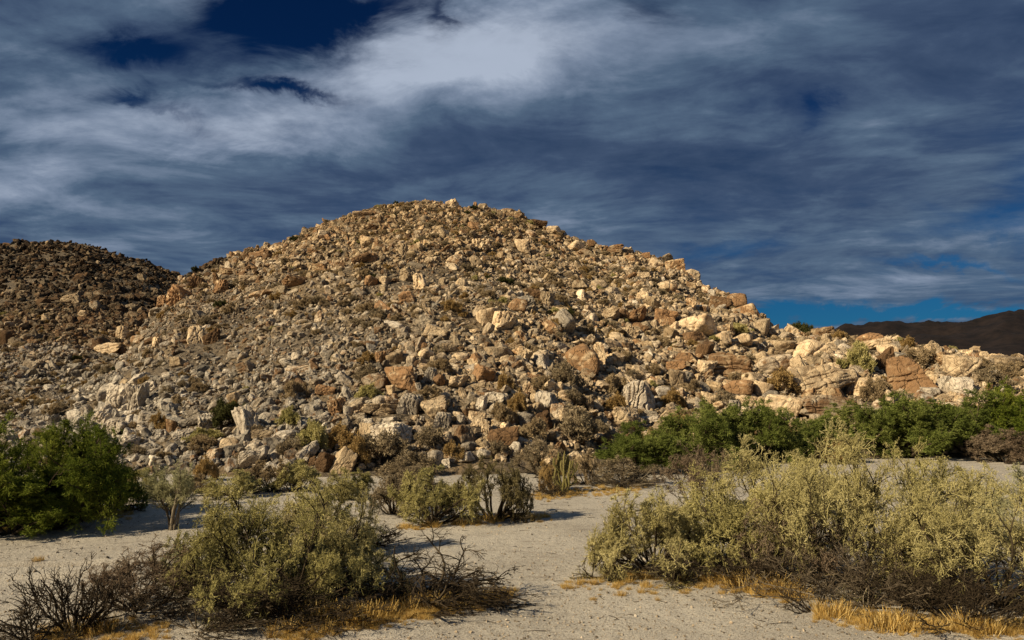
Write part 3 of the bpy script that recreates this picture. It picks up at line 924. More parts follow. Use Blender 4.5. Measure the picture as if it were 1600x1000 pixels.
def shrub_meshes(seed, H=1.0, W=1.0, stems=14, n1=7, n2=7, n3=6, leaves=5, leaf=0.03, lw=0.006, spread=1.15, twig=0.004, trunk=0.02,
                 low=0.3, droop=0.0, K3=2, t1=0.18, var0=0.6, dense_top=1.0, Wy=None, up=0.10, wig=0.22, tips=True, leafrand=0.75, dome=True):
    """returns (branches mesh, foliage mesh) of a shrub standing on z = 0, H tall and W wide"""
    r = np.random.default_rng(seed)
    az = r.uniform(0, 2 * math.pi, stems) ; ti = np.sqrt(r.random(stems)) * spread
    D = np.stack([np.cos(az) * np.sin(ti), np.sin(az) * np.sin(ti), np.cos(ti)], -1)
    lob = 1 + 0.28 * vn(D * 1.7, 1.0, seed)
    P = D * np.array([0.10, 0.10, 0.0])
    L0 = lob * r.uniform(var0, 1.0, stems)
    s0 = grow(r, P, D, L0, 7, wig * 0.7, up * 0.6)
    s1, L1 = kids(r, s0, L0, n1, t1, 0.98, 0.75, 0.50, 4, wig, up)
    s2, L2 = kids(r, s1, L1, n2, 0.15, 1.0, 0.8, 0.52, 3, wig * 1.1, up)
    s3, L3 = kids(r, s2, L2, n3, 0.1, 1.0, 0.8, 0.62, K3, wig * 1.2, up * 0.6 - droop)
    allp = np.concatenate([a.reshape(-1, 3) for a in (s0, s1, s2, s3)])
    lo = np.percentile(allp, 3.5, axis=0); hi = np.percentile(allp, 97.0, axis=0)
    Wy = Wy or W
    sc = np.array([W / (hi[0] - lo[0]), Wy / (hi[1] - lo[1]), H / hi[2]])
    mid = np.array([(hi[0] + lo[0]) / 2, (hi[1] + lo[1]) / 2, 0]) * 0.5
    def tf(a):
        a = (a - mid) * sc
        if dome and leaves:
            q = a / np.array([W / 2, Wy / 2, H]); rho = np.linalg.norm(q, axis=-1, keepdims=True)
            lim = 0.96 + 0.20 * fbm(q / np.maximum(rho, 1e-6), 2.3, 2, seed + 8)[..., None]
            a = a * np.where(rho > lim, (lim + (rho - lim) * 0.62) / np.maximum(rho, 1e-6), 1.0)
        a[..., 2] = np.where(a[..., 2] < 0.01, 0.01 + np.abs(a[..., 2]) * 0.15, a[..., 2]); return a
    s0, s1, s2, s3 = [tf(a) for a in (s0, s1, s2, s3)]
    wood = join([tubes(s0, trunk * r.uniform(0.6, 1.2, stems), trunk * 0.35, 5, r), tubes(s1, trunk * 0.42, trunk * 0.18, 3, r), tubes(s2[s2[:, 1, 2] <= low * H], twig * 1.5, twig * 0.8, 3, r)])
    bm = np_mesh('branches', wood[0], wood[1], True, wood[2])
    # clumpy light and dark growth: colour varies by cluster and by twig
    def tone(Pp, amp=0.22):
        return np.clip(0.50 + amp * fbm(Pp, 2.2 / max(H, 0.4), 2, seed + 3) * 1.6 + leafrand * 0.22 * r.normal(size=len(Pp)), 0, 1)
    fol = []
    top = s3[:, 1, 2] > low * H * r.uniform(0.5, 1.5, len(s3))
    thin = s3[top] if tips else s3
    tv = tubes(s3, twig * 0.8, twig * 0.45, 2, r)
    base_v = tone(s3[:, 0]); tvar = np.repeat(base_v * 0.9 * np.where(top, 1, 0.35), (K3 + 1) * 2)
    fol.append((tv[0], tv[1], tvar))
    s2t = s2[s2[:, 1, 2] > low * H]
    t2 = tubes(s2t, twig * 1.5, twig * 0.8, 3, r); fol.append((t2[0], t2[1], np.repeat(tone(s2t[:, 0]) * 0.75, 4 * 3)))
    if leaves:
        lp, LL = kids(r, thin, np.full(len(thin), leaf), leaves, 0.1, 1.0, 0.8, 1.0, 1, 0.15, 0.10 - droop * 2)
        P0 = lp[:, 0]; D0 = lp[:, 1] - lp[:, 0]; l0 = np.linalg.norm(D0, axis=1); D0 = norm(D0)
        P0 = P0 + r.normal(size=P0.shape) * leaf * 0.25
        fol.append(blades(P0, D0, l0, np.full(len(P0), lw * 1.15) * r.uniform(0.6, 1.3, len(P0)), r, np.clip(tone(P0) + 0.06, 0, 1)))
    fv = join(fol)
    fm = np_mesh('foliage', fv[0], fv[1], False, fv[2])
    return bm, fm
plants = []
def plant(name, px, py, meshes, wood, leafm, label, cat, group, loc=None, rz=0.0, sc=(1, 1, 1), info=None):
    if loc is None: loc = cast(px, py)
    root = bpy.data.objects.new(name, None); COL.objects.link(root)
    root.empty_display_size = 0.2
    root.location = (loc[0], loc[1], loc[2] - 0.015); root.rotation_euler = (0, 0, rz); root.scale = sc
    tag(root, label, cat, group)
    for nm, me, mt in (('branches', meshes[0], wood), ('foliage', meshes[1], leafm)):
        if me is None: continue
        if not me.materials: me.materials.append(M[mt] if isinstance(mt, str) else mt)
        c = bpy.data.objects.new(nm, me); COL.objects.link(c); c.parent = root
        if mt is not None and not isinstance(mt, bpy.types.Material):
            c.material_slots[0].link = 'OBJECT'; c.material_slots[0].material = M[mt]
    plants.append(root)
    return root
def ground_dist(py): return CZ / ((py - 600) / F)
def fg(name, px, pyb, top, w, leafm, label, seed, cat='shrub', group=None, wood='wood', Wy=None, **kw):
    """a shrub whose foot is at pixel (px, pyb), reaching up to pixel row top, w pixels wide"""
    x, y, z = cast(px, pyb)
    H = CZ + y * float(pixdir(px, top)[1]) - z; W = w * y / F
    if 'share' in kw:
        # bushes farther off share a few shapes of unit size
        key = (kw.pop('share'), seed % 3)
        if key not in SHARED:
            pr = dict(H=1.0, W=1.0, leaf=0.045, lw=0.0058, twig=0.0036, Wy=0.9); pr.update(kw)
            SHARED[key] = shrub_meshes(seed, **pr)
        ms = SHARED[key]
        k = seed * 2.4
        return plant(name, px, pyb, ms, wood, leafm, label, cat, group, loc=(x, y, z), rz=k, sc=(W, W, H))
    pr = dict(H=H, W=W, leaf=0.022 + y * 0.0013, lw=0.0023 + y * 0.00016, twig=0.0024 + y * 0.00015, Wy=W * (Wy or 0.85))
    pr.update(kw)
    return plant(name, px, pyb, shrub_meshes(seed, **pr), wood, leafm, label, cat, group, loc=(x, y, z))
SHARED = {}
GL = 'pale shrubs at the edge of the wash'
big = dict(stems=26, n1=8, n2=7, n3=6, leaves=7, low=0.22, trunk=0.024, spread=1.45, t1=0.34, var0=0.80, up=0.05, wig=0.30)
med = dict(stems=17, n1=7, n2=7, n3=6, leaves=6, low=0.24, trunk=0.02, spread=1.45, t1=0.3, var0=0.78, up=0.05, wig=0.28)
far = dict(med, stems=16, n2=6, share='far', low=0.15, spread=1.4)
farbrown = dict(far, share='farbrown', leaves=2)
fg('desert_shrub', 420, 955, 768, 270, 'olive', 'large pale olive shrub, tallest at lower left, above the golden grass', 1, group=GL, **big)
fg('desert_shrub', 535, 930, 828, 180, 'yellow', 'pale yellow green shrub leaning right over the black dead branches', 2, group=GL, **big)
fg('desert_shrub', 510, 865, 746, 150, 'yellow', 'tan and olive shrub behind the large pale olive shrub at lower left', 3, group=GL, **med)
fg('desert_shrub', 312, 930, 838, 120, 'sage', 'low grey green shrub at the left side of the large olive shrub', 4, group=GL, **med)
fg('desert_shrub', 225, 955, 850, 185, 'pinkish', 'sparse pinkish grey twiggy shrub left of the large pale olive shrub', 5, group=GL, wood='wood', stems=16, n1=7, n2=6, n3=6, leaves=4, low=0.35, trunk=0.016)
fg('desert_shrub', 1015, 898, 778, 170, 'yellow', 'leftmost olive yellow shrub of the right clump, beside open sand', 11, group=GL, **big)
fg('desert_shrub', 1130, 893, 748, 200, 'olive', 'olive shrub second from the left in the right clump', 12, group=GL, **big)
fg('desert_shrub', 1210, 800, 694, 180, 'yellow', 'pale yellow shrub at the back of the right clump below green bushes', 13, group=GL, **med)
fg('desert_shrub', 1350, 915, 690, 280, 'yellow', 'tallest pale yellow shrub in the middle of the right clump', 14, group=GL, **dict(big, stems=24, n1=9, low=0.42))
fg('desert_shrub', 1545, 945, 752, 270, 'yellow', 'wide pale shrub at the right edge of the picture', 15, group=GL, **dict(big, stems=22, low=0.36))
fg('desert_shrub', 1470, 835, 708, 170, 'olive', 'thin olive shrub behind the wide shrub at right', 16, group=GL, **med)
fg('desert_shrub', 1085, 800, 700, 100, 'pinkish', 'upright sparse shrub with pinkish sprigs below the deep green bush', 17, group=GL, stems=12, n1=6, n2=6, n3=5, leaves=3, low=0.3, spread=0.75, trunk=0.014)
fg('desert_shrub', 1600, 850, 735, 150, 'sage', 'grey green shrub cut by the right edge behind the wide one', 18, group=GL, **med)
fg('desert_shrub', 1235, 915, 790, 170, 'pinkish', 'greyish brown brush in the dip left of the tallest pale shrub', 19, group=GL, stems=16, n1=7, n2=6, n3=5, leaves=1, low=0.2, trunk=0.018)
fg('desert_shrub', 1262, 862, 728, 190, 'olive', 'olive shrub filling the gap left of the tallest pale shrub', 20, group=GL, **med)
fg('desert_shrub', 1440, 925, 795, 170, 'yellow', 'low pale shrub before the gap between the two largest right shrubs', 21, group=GL, **med)
fg('desert_shrub', 478, 905, 800, 150, 'tanolive', 'dry tan shrub in the middle of the left clump', 22, group=GL, **med)
# leafless and dead growth; under the clumps, dark wood stands in for shade
def dead(px, py, top, w, label, seed, wood='wood', **kw):
    x, y, z = cast(px, py); H = CZ + y * float(pixdir(px, top)[1]) - z; W = w * y / F
    pr = dict(H=H, W=W, leaves=0, trunk=0.020, twig=0.0035, low=0.0, stems=16, n1=6, n2=5, n3=3, Wy=W * 0.7); pr.update(kw)
    ms = shrub_meshes(seed, **pr)
    o = plant('dead_shrub', px, py, ms, wood, wood, label, 'dead shrub', 'dead shrubs in the wash', loc=(x, y, z))
    for c in o.children: c.name = c.name.replace('foliage', 'twigs')
    return o
dead(112, 992, 890, 140, 'black leafless shrub in the lower left corner', 31, stems=26, n1=5, n2=4, n3=2, spread=1.1, trunk=0.017, up=0.16)
dead(40, 1010, 945, 150, 'low dark dead twigs at the bottom left edge', 32, spread=1.3, trunk=0.012)
dead(672, 945, 862, 230, 'tangle of arching black dead branches right of the pale shrub', 33, stems=34, n1=7, n2=6, n3=3, spread=1.35, up=-0.14, wig=0.26, trunk=0.024)
dead(745, 928, 892, 110, 'brown dead twigs trailing at the right end of the black tangle', 34, 'greywood', spread=1.5, up=-0.12, trunk=0.010)
dead(330, 985, 900, 260, 'dark bare twigs under the large pale olive shrub', 35, 'wood', spread=1.4, n2=6, trunk=0.010, n3=4)
dead(1330, 950, 860, 250, 'fan of bare grey twigs below the tallest pale shrub', 36, 'greywood', spread=1.4, trunk=0.012, n3=4)
dead(1520, 975, 880, 270, 'bare dark twigs under the wide shrub at the right edge', 37, 'wood', spread=1.45, trunk=0.014, n3=4)
dead(450, 975, 905, 230, 'black tangled twigs below the middle of the large pale olive shrub', 43, 'wood', spread=1.4, trunk=0.012, n3=4, n2=6, stems=22)
dead(1430, 950, 872, 200, 'dark twigs between the tallest pale shrub and the wide one at right', 44, 'wood', spread=1.4, trunk=0.012, n3=4, n2=6, stems=22)
dead(1200, 915, 858, 170, 'dark twigs below the brush in the dip of the right clump', 45, 'wood', spread=1.4, trunk=0.010, n3=4, n2=6)
dead(1040, 903, 860, 130, 'dark twigs at the foot of the leftmost olive yellow shrub', 46, 'wood', spread=1.4, trunk=0.010, n3=4)
dead(1110, 905, 850, 200, 'bare grey twigs at the foot of the olive shrubs', 38, 'greywood', spread=1.45, trunk=0.009, n3=4)
dead(1268, 955, 905, 90, 'small black forked dead branch on the sand before the clump', 39, stems=7, n1=4, n2=3, n3=2, spread=1.5, trunk=0.012)
dead(570, 855, 815, 120, 'low black dead branches behind the pale yellow green shrub', 40, spread=1.4, trunk=0.014)

GM = 'olive bushes in the middle of the wash'
fg('desert_shrub', 683, 818, 734, 125, 'olive', 'olive brown bush, left of the pair on the sand in the middle', 51, group=GM, **dict(med, leaves=5, trunk=0.03, low=0.2))
fg('desert_shrub', 772, 812, 722, 118, 'olivedark', 'dark olive brown bush with bare stems, right of the pair in the middle', 52, group=GM, **dict(med, leaves=6, trunk=0.035, low=0.25, stems=15, n1=8, n2=7))
fg('desert_shrub', 618, 803, 742, 90, 'brown', 'brown bush with dark underside left of the pair in the middle', 53, group=GM, **farbrown)
fg('desert_shrub', 640, 778, 722, 95, 'brown', 'grey brown bush at the hill foot behind the middle bushes', 54, group=GM, **farbrown)
fg('desert_shrub', 545, 780, 735, 70, 'olive', 'olive bush at the hill foot right of the tan slope bushes', 55, group=GM, **far)
fg('desert_shrub', 462, 768, 722, 70, 'olive', 'olive bush at the hill foot below the dark leaning block', 56, group=GM, **far)
GR_ = 'low bushes along the foot of the hill'
fg('desert_shrub', 226, 780, 735, 75, 'olive', 'low olive bush between the green tree and the smoke tree', 57, group=GR_, **far)
fg('desert_shrub', 362, 775, 737, 85, 'olive', 'low olive bush right of the smoke tree at the hill foot', 58, group=GR_, **far)
fg('desert_shrub', 418, 768, 722, 60, 'tan', 'tan bush between the two olive bushes at the hill foot', 59, group=GR_, **far)
fg('desert_shrub', 308, 768, 742, 60, 'tan', 'small tan bush behind the smoke tree', 60, group=GR_, **far)
fg('desert_shrub', 845, 742, 690, 85, 'brown', 'brown twiggy bush behind the cactus to its left', 61, group=GR_, **farbrown)
fg('desert_shrub', 862, 768, 722, 42, 'ochre', 'bright ochre bush directly behind the cactus', 62, group=GR_, **far)
fg('desert_shrub', 915, 757, 708, 52, 'tan', 'tan bush right of the cactus', 63, group=GR_, **farbrown)
fg('desert_shrub', 972, 757, 718, 105, 'brown', 'sprawling brown brush under the left deep green bush', 64, group=GR_, **farbrown)
fg('desert_shrub', 1572, 722, 672, 95, 'pinkish', 'pinkish brown bush below the green bushes at the right edge', 65, group=GR_, **far)
fg('desert_shrub', 1300, 722, 688, 90, 'ochre', 'yellow brown bush in the gap under the green bushes at right', 66, group=GR_, **far)
# low brush round the cactus foot
dead(868, 775, 745, 70, 'dark dry brush round the foot of the cactus', 41, spread=1.4, trunk=0.012)
dead(975, 760, 728, 110, 'tangled bare stems under the left deep green bush', 42, 'greywood', spread=1.4, trunk=0.015)

GG = 'green bushes'
gk = dict(stems=20, n1=8, n2=6, n3=6, leaves=8, low=0.04, trunk=0.035, wig=0.25, spread=1.4, t1=0.3, var0=0.75)
fg('green_bush', 55, 822, 652, 300, 'green', 'tall deep green bush at the left edge of the wash', 71, 'bush', GG, **dict(gk, stems=26, droop=0.12, leaf=0.080, lw=0.0070, leaves=12))
fg('green_bush', 140, 803, 700, 140, 'green', 'lower green bush with bare stems, right of the tall left bush', 72, 'bush', GG, **dict(gk, droop=0.08, leaf=0.08, lw=0.0075, low=0.12))
gs = dict(gk, stems=20, leaf=0.040, lw=0.0036, twig=0.003, trunk=0.016, low=0.04, leaves=10, share='green')
fg('green_bush', 25, 832, 735, 190, 'green', 'low front part of green growth in the left edge corner', 81, 'bush', GG, **gs)
fg('green_bush', 105, 820, 748, 120, 'green', 'low green bush before the tall left bush, near the small dark stone', 82, 'bush', GG, **gs)
fg('green_bush', 1000, 738, 668, 125, 'leafgreen', 'leftmost deep green bush at the foot of the right slope', 73, 'bush', GG, **gs)
fg('green_bush', 1085, 728, 640, 150, 'leafgreen', 'deep green bush between the leftmost one and the lumpy pale boulder', 74, 'bush', GG, **gs)
fg('green_bush', 1180, 722, 632, 130, 'leafgreen', 'deep green bush left of the lumpy pale boulder', 75, 'bush', GG, **gs)
fg('green_bush', 1240, 716, 662, 90, 'leafgreen', 'small low green bush under the lumpy pale boulder', 76, 'bush', GG, **gs)
fg('green_bush', 1330, 712, 640, 140, 'leafgreen', 'green bush in front of the long pinkish slab', 77, 'bush', GG, **gs)
fg('green_bush', 1425, 712, 622, 150, 'leafgreen', 'green bush below the big orange fronted boulder', 78, 'bush', GG, **gs)
fg('green_bush', 1510, 708, 622, 130, 'leafgreen', 'green bush below the white wedge of rock', 79, 'bush', GG, **gs)
fg('green_bush', 1590, 708, 612, 130, 'green', 'green bush cut by the right edge of the picture', 80, 'bush', GG, **gs)

def smoke_tree():
    x, y, z = cast(268, 829); H = CZ + y * float(pixdir(268, 735)[1]) - z
    ms = shrub_meshes(90, H=H, W=64 * y / F, stems=7, n1=10, n2=8, n3=7, leaves=4, leaf=0.05, lw=0.004, spread=0.38, trunk=0.03, low=0.42, up=0.18, twig=0.0035, t1=0.4, var0=0.8, dome=False)
    root = plant('smoke_tree', 0, 0, ms, 'greywood', 'sage', 'small slender grey smoke tree standing alone on the sand at left', 'tree', None, loc=(x, y, z))
    r = np.random.default_rng(5)
    st = np.zeros((3, 6, 3)); st[:, :, 2] = np.linspace(-0.03, H * 0.42, 6)
    for i, (dx, lean) in enumerate(((0, 0.02), (0.05, 0.10), (-0.04, -0.07))): st[i, :, 0] = dx + lean * np.linspace(0, 1, 6)**1.5; st[i, :, 1] = r.normal(size=6) * 0.01
    v, f, a = tubes(st, np.array([0.045, 0.03, 0.028]), np.array([0.022, 0.014, 0.012]), 7, r)
    tr = np_mesh('trunk', v, [f], True, a); c = link('trunk', tr, M['greywood'], root)
smoke_tree()

def cactus():
    x, y, z = cast(881, 771)
    root = bpy.data.objects.new('cactus', None); COL.objects.link(root); root.location = (x, y, z - 0.02)
    tag(root, 'upright yellow green cactus of many arms standing by the hill foot', 'cactus')
    s = y / F; r = np.random.default_rng(8)
    arms = [(0, 0, -1, 40), (-2, 0, -6, 62), (2, 0, 7, 34), (-1, 10, 1, 66), (3, 8, 9, 52), (-5, 12, -13, 46), (-5, 22, -9, 64), (1, 30, 5, 58), (0, 26, -3, 52),
            (6, 20, 14, 44), (7, 26, 20, 48), (8, 12, 18, 28), (-6, 8, -15, 28), (4, 36, 8, 60), (-8, 34, -14, 56), (10, 34, 13, 52), (-1, 4, 4, 26)]
    for (x0, z0, x1, h) in arms:
        K = 12; t = np.linspace(0, 1, K)
        P = np.zeros((1, K, 3))
        P[0, :, 0] = (x0 + (x1 - x0) * np.minimum(t * 2.2, 1)**0.8 + np.sin(t * 5 + x1 * 1.7) * 1.3) * s
        P[0, :, 2] = (z0 + (h - z0) * t) * s
        P[0, :, 1] = r.uniform(-4, 4) * s * np.minimum(t * 2, 1)
        n, k1, sides = 1, K, 12
        base = 0.040 if z0 < 5 else 0.030
        V, Fq, va = tubes(P, np.array([base]), np.array([base * 0.85]), sides, r)
        V = V.reshape(K, sides, 3); c = P[0][:, None]
        rib = np.where(np.arange(sides) % 2 == 0, 1.12, 0.84)[None, :, None]
        seg = (0.86 + 0.16 * np.abs(np.sin(t * 9 + x1)))[:, None, None]
        seg[-1] *= 0.35; seg[-2] *= 0.85
        V = c + (V - c) * rib * seg
        V = V.reshape(-1, 3)
        va = np.tile(np.where(np.arange(sides) % 2 == 0, 0.85, 0.25), K)
        # spines: tiny needles on the ribs
        nn = 260; ii = r.integers(0, K - 1, nn); jj = r.integers(0, sides // 2, nn) * 2
        p = V.reshape(K, sides, 3)[ii, jj]; d = norm(p - P[0][ii] + r.normal(size=(nn, 3)) * 0.02)
        sp = blades(p, d, np.full(nn, 0.035), np.full(nn, 0.003), r, np.ones(nn))
        cap = np.array([[(K - 1) * sides + q for q in range(4)]])
        VV, FF, AA = join([(V, Fq, va), sp])
        link('arm', np_mesh('arm', VV, FF, True, AA), M['cactus'], root)
cactus()

# ------------------------------------------------------------------ dry grass
def tuft_mesh(seed, n=110, H=0.25, W=0.16):
    r = np.random.default_rng(seed)
    P = np.concatenate([np.clip(r.normal(size=(n, 2)), -1.6, 1.6) * W * 0.42, np.zeros((n, 1))], 1)
    D = norm(np.stack([P[:, 0] / W * 0.5 + r.normal(size=n) * 0.22, P[:, 1] / W * 0.5 + r.normal(size=n) * 0.22, np.ones(n)], -1))
    pl = grow(r, P, D, H * r.uniform(0.4, 1.15, n), 3, 0.10, -0.02)
    v, f, a = tubes(pl, np.full(n, 0.0045), np.full(n, 0.0012), 2, r)
    return np_mesh('blades', v, [f], False, a)
TUFT = [tuft_mesh(s, n, h, w) for s, n, h, w in ((1, 150, 0.22, 0.20), (2, 110, 0.30, 0.14), (3, 180, 0.17, 0.20), (4, 90, 0.26, 0.10))]
for t in TUFT: t.materials.append(M['grass'])
tufts = []
def grass(px, py, h, w=1.0, where=''):
    x, y, z = cast(px, py); k = rng.integers(0, 4)
    o = bpy.data.objects.new('grass_tuft', TUFT[k]); COL.objects.link(o)
    H = h * y / F; ref = (0.22, 0.30, 0.17, 0.26)[k]
    s = H / ref
    o.location = (x, y, z - 0.01); o.scale = (s * w, s * w, s); o.rotation_euler = (0, 0, rng.uniform(0, 6.28))
    tufts.append((o, px, py, h, where)); return o
GT = '''
490 972 30|under the large pale olive shrub
520 968 26|under the large pale olive shrub
450 990 26|at the bottom edge below the large pale olive shrub
425 998 24|at the bottom edge below the large pale olive shrub
505 992 24|at the bottom edge below the large pale olive shrub
560 975 30|below the pale yellow green shrub
585 968 30|below the pale yellow green shrub
610 962 26|below the pale yellow green shrub
638 955 26|before the black dead branches
658 952 22|before the black dead branches
678 952 24|before the black dead branches
690 945 20|before the black dead branches
705 950 18|before the black dead branches
730 944 18|before the black dead branches
755 938 22|at the right end of the dead branches
775 940 24|at the right end of the dead branches
792 935 20|at the right end of the dead branches
905 915 14|alone on open sand
983 911 12|on sand before the olive yellow shrub
1010 918 12|on sand before the olive yellow shrub
955 900 14|against the olive yellow shrub
1004 905 16|against the olive yellow shrub
1110 910 20|on sand below the olive shrub
1140 912 18|left of the golden strip
1160 915 24|in the golden strip before the brown brush
1180 922 28|in the golden strip before the brown brush
1200 926 30|in the golden strip before the brown brush
1222 930 26|in the golden strip before the brown brush
1175 905 22|in the golden strip before the brown brush
1240 930 20|in the golden strip before the brown brush
1285 962 24|beside the forked dead branch
1300 965 26|beside the forked dead branch
1325 965 26|right of the forked dead branch
1355 978 22|in the golden strip at bottom right
1375 982 26|in the golden strip at bottom right
1395 980 28|in the golden strip at bottom right
1415 978 24|in the golden strip at bottom right
1425 985 18|in the golden strip at bottom right
1460 985 22|at the bottom right below the wide shrub
1480 988 20|at the bottom right below the wide shrub
1515 985 30|at the bottom right below the wide shrub
1540 990 24|at the bottom right below the wide shrub
1565 990 26|at the bottom right below the wide shrub
1590 988 26|in the bottom right corner
632 825 9|below the left bush of the middle pair
665 824 12|below the left bush of the middle pair
680 824 11|below the left bush of the middle pair
710 820 12|between the middle pair of bushes
722 820 11|between the middle pair of bushes
750 818 12|below the right bush of the middle pair
772 814 14|below the right bush of the middle pair
784 814 14|below the right bush of the middle pair
812 808 11|right of the middle pair of bushes
835 810 10|right of the middle pair of bushes
850 808 9|right of the middle pair of bushes
60 878 8|alone on the sand by the wheel ruts
140 990 22|under the black leafless shrub
170 985 24|under the black leafless shrub
100 996 20|under the black leafless shrub
'''
for line in GT.strip().splitlines():
    a, _, wh = line.partition('|'); f = list(map(float, a.split())); grass(f[0], f[1], f[2], rng.uniform(0.9, 1.5), wh)
# low straw between them
def straw():
    r = np.random.default_rng(77)
    strips = [((430, 995), (800, 930), 240, 7), ((560, 975), (700, 950), 120, 5), ((1130, 912), (1250, 935), 130, 6), ((1270, 960), (1600, 990), 240, 7), ((625, 826), (860, 808), 110, 3), ((940, 898), (1110, 908), 60, 3), ((60, 1000), (260, 985), 120, 12),
              ((0, 826), (200, 800), 260, 4), ((830, 776), (1000, 762), 320, 4), ((880, 915), (1130, 915), 60, 8)]
    P = []; 
    for (a, b, n, sp) in strips:
        t = r.random(n); px = a[0] + (b[0] - a[0]) * t + r.normal(size=n) * 6; py = a[1] + (b[1] - a[1]) * t + r.normal(size=n) * sp
        u, v = pixdir(px, py); y = CZ / -v; P.append(np.stack([u * y, y], -1))
    P = np.concatenate(P); z = ground_z(P[:, 0], P[:, 1]); n = len(P)
    me = point_cloud('dry_straw', np.column_stack([P, z - 0.005]), dict(idx=r.integers(0, 4, n), rot=np.stack([np.zeros(n), np.zeros(n), r.uniform(0, 6, n)], -1), scl=np.repeat(r.uniform(0.10, 0.36, (n, 1)), 3, 1) * np.array([1.3, 1.3, 1.0])))
    o = link('dry_grass', me); tag(o, 'short golden dry grass and straw edging the shrubs', 'grass', kind='stuff'); gn_instances(o, TUFT, 'straw_shapes')
straw()
# sticks and litter lying on the sand
def litter():
    r = np.random.default_rng(78); n = 900
    y = r.uniform(9, 26, n); x = r.uniform(-0.7, 0.7, n) * y
    th = r.uniform(0, math.pi, n); D = np.stack([np.cos(th), np.sin(th) * 0.5, np.zeros(n)], -1)
    P = np.stack([x, y, ground_z(x, y) + 0.008], -1)
    pl = grow(r, P, D, r.uniform(0.03, 0.16, n) * (r.random(n)**2 * 2 + 0.5), 2, 0.25, 0.0); pl[:, :, 2] = ground_z(pl[:, :, 0], pl[:, :, 1]) + 0.008
    v, f, a = tubes(pl, np.full(n, 0.005), np.full(n, 0.003), 3, r)
    tag(link('twig_litter', np_mesh('twig_litter', v, [f], True, a), M['wood']), 'small fallen twigs strewn over the sand', 'twigs', kind='stuff')
litter()
# the small dark stone beside the green tree
sx, sy, sz = cast(185, 796)
st = rock_mesh('stone', 777, 'block', 4); st.materials.append(M['rock'])
so = link('stone', st); so.location = (sx, sy, sz + 0.06); so.scale = (0.10, 0.09, 0.11); so['rust'] = 0.6; so['grey'] = 0.2; so['tone'] = -0.6
tag(so, 'small dark squarish stone on the sand right of the green tree', 'stone')

# ------------------------------------------------------------------ shrubs on the slope
SLOPE = {}
for i, (mt, kw) in enumerate((('tan', {}), ('tan', dict(spread=1.4)), ('ochre', {}), ('brown', dict(leaves=2)), ('olive', {}), ('darkgreen', {}), ('pinkish', {}), ('greybrown', dict(leaves=2)))):
    pr = dict(H=0.72, W=1.15, stems=15, n1=6, n2=5, n3=4, leaves=6, leaf=0.11, lw=0.013, t1=0.3, var0=0.75, twig=0.007, trunk=0.014, low=0.05, spread=1.3); pr.update(kw)
    bm_, fm_ = shrub_meshes(500 + i, **pr)
    mm = 'brown' if mt == 'greybrown' else mt
    bm_.materials.append(M['wood']); fm_.materials.append(M[mm])
    SLOPE.setdefault(mt, []).append((bm_, fm_))
SH = '''
972 555 30 16 tan
882 590 45 34 greybrown
845 602 30 20 tan
1020 580 26 16 tan
985 585 24 12 brown
962 606 36 26 tan
1077 607 30 18 tan
962 637 32 26 ochre
892 622 30 20 brown
1052 628 36 24 ochre
900 668 60 44 greybrown
832 676 40 28 tan
940 672 24 22 brown
810 636 28 30 ochre
1157 597 34 20 tan
1130 624 34 20 greybrown
832 548 30 16 tan
462 613 36 24 tan
575 618 30 22 olive
455 656 30 26 olive
487 690 42 40 olive
530 687 42 30 ochre
560 712 34 40 ochre
600 702 74 40 brown
672 686 46 28 brown
710 709 32 22 ochre
790 602 26 22 ochre
787 650 34 28 tan
667 617 42 18 tan
687 576 32 20 tan
455 702 40 26 brown
780 704 28 22 brown
170 580 28 14 greybrown
210 688 26 16 tan
217 706 28 15 brown
165 713 28 20 tan
252 663 26 22 ochre
257 716 22 14 tan
325 686 44 20 olive
360 652 50 34 darkgreen
322 738 34 28 ochre
267 611 28 13 brown
162 631 26 10 brown
310 608 28 14 tan
82 641 26 14 tan
67 632 22 14 brown
886 491 20 13 darkgreen
917 518 22 14 tan
960 526 24 14 ochre
1150 515 32 14 olive
1335 566 46 40 olive
1225 602 58 30 ochre
1252 512 30 22 darkgreen
1545 592 56 24 greybrown
1440 562 56 22 tan
1417 538 22 14 ochre
1368 614 42 30 tan
1215 536 30 14 tan
1285 562 30 16 greybrown
1560 582 40 18 tan
1330 545 34 14 tan
1590 575 30 14 tan
640 728 74 30 greybrown
790 440 22 10 darkgreen
460 325 12 8 darkgreen
619 316 8 7 darkgreen
304 418 8 8 darkgreen
740 316 12 6 darkgreen
1010 700 50 22 ochre
1065 662 50 20 ochre
'''
WORDS_S = {'tan': 'tan dry', 'ochre': 'ochre dry', 'greybrown': 'grey brown wiry', 'brown': 'brown dry', 'olive': 'olive', 'darkgreen': 'dark green', 'pinkish': 'pinkish dry'}
slope_shrubs = []
def slope_shrub(px, py, w, h, mt, loc=None):
    x, y, z = loc or cast(px, py + h * 0.45)
    s = y / F; W, H = w * s, h * s * 1.1
    ms = SLOPE[mt][int(rng.integers(0, len(SLOPE[mt])))]
    k = int(rng.integers(0, 100))
    root = plant('dry_shrub', 0, 0, ms, None, None, None, None, None, loc=(x, y, z), rz=float(rng.uniform(0, 6.28)), sc=(W / 1.15, W / 1.15, H / 0.72))
    slope_shrubs.append(dict(px=px, py=py, w=w, h=h, clr=mt, obj=root))
for line in SH.strip().splitlines():
    f = line.split(); slope_shrub(*map(float, f[:4]), f[4])
r = np.random.default_rng(91)
sx_, sy_, sz_, sr_ = scatter(6000, 27, 128, -0.8, 0.8, 0.18, 0.50, 2.3, 92, clump=0.7)
spx, spy = project(sx_, sy_, sz_)
ok = np.ones(len(sx_), bool)
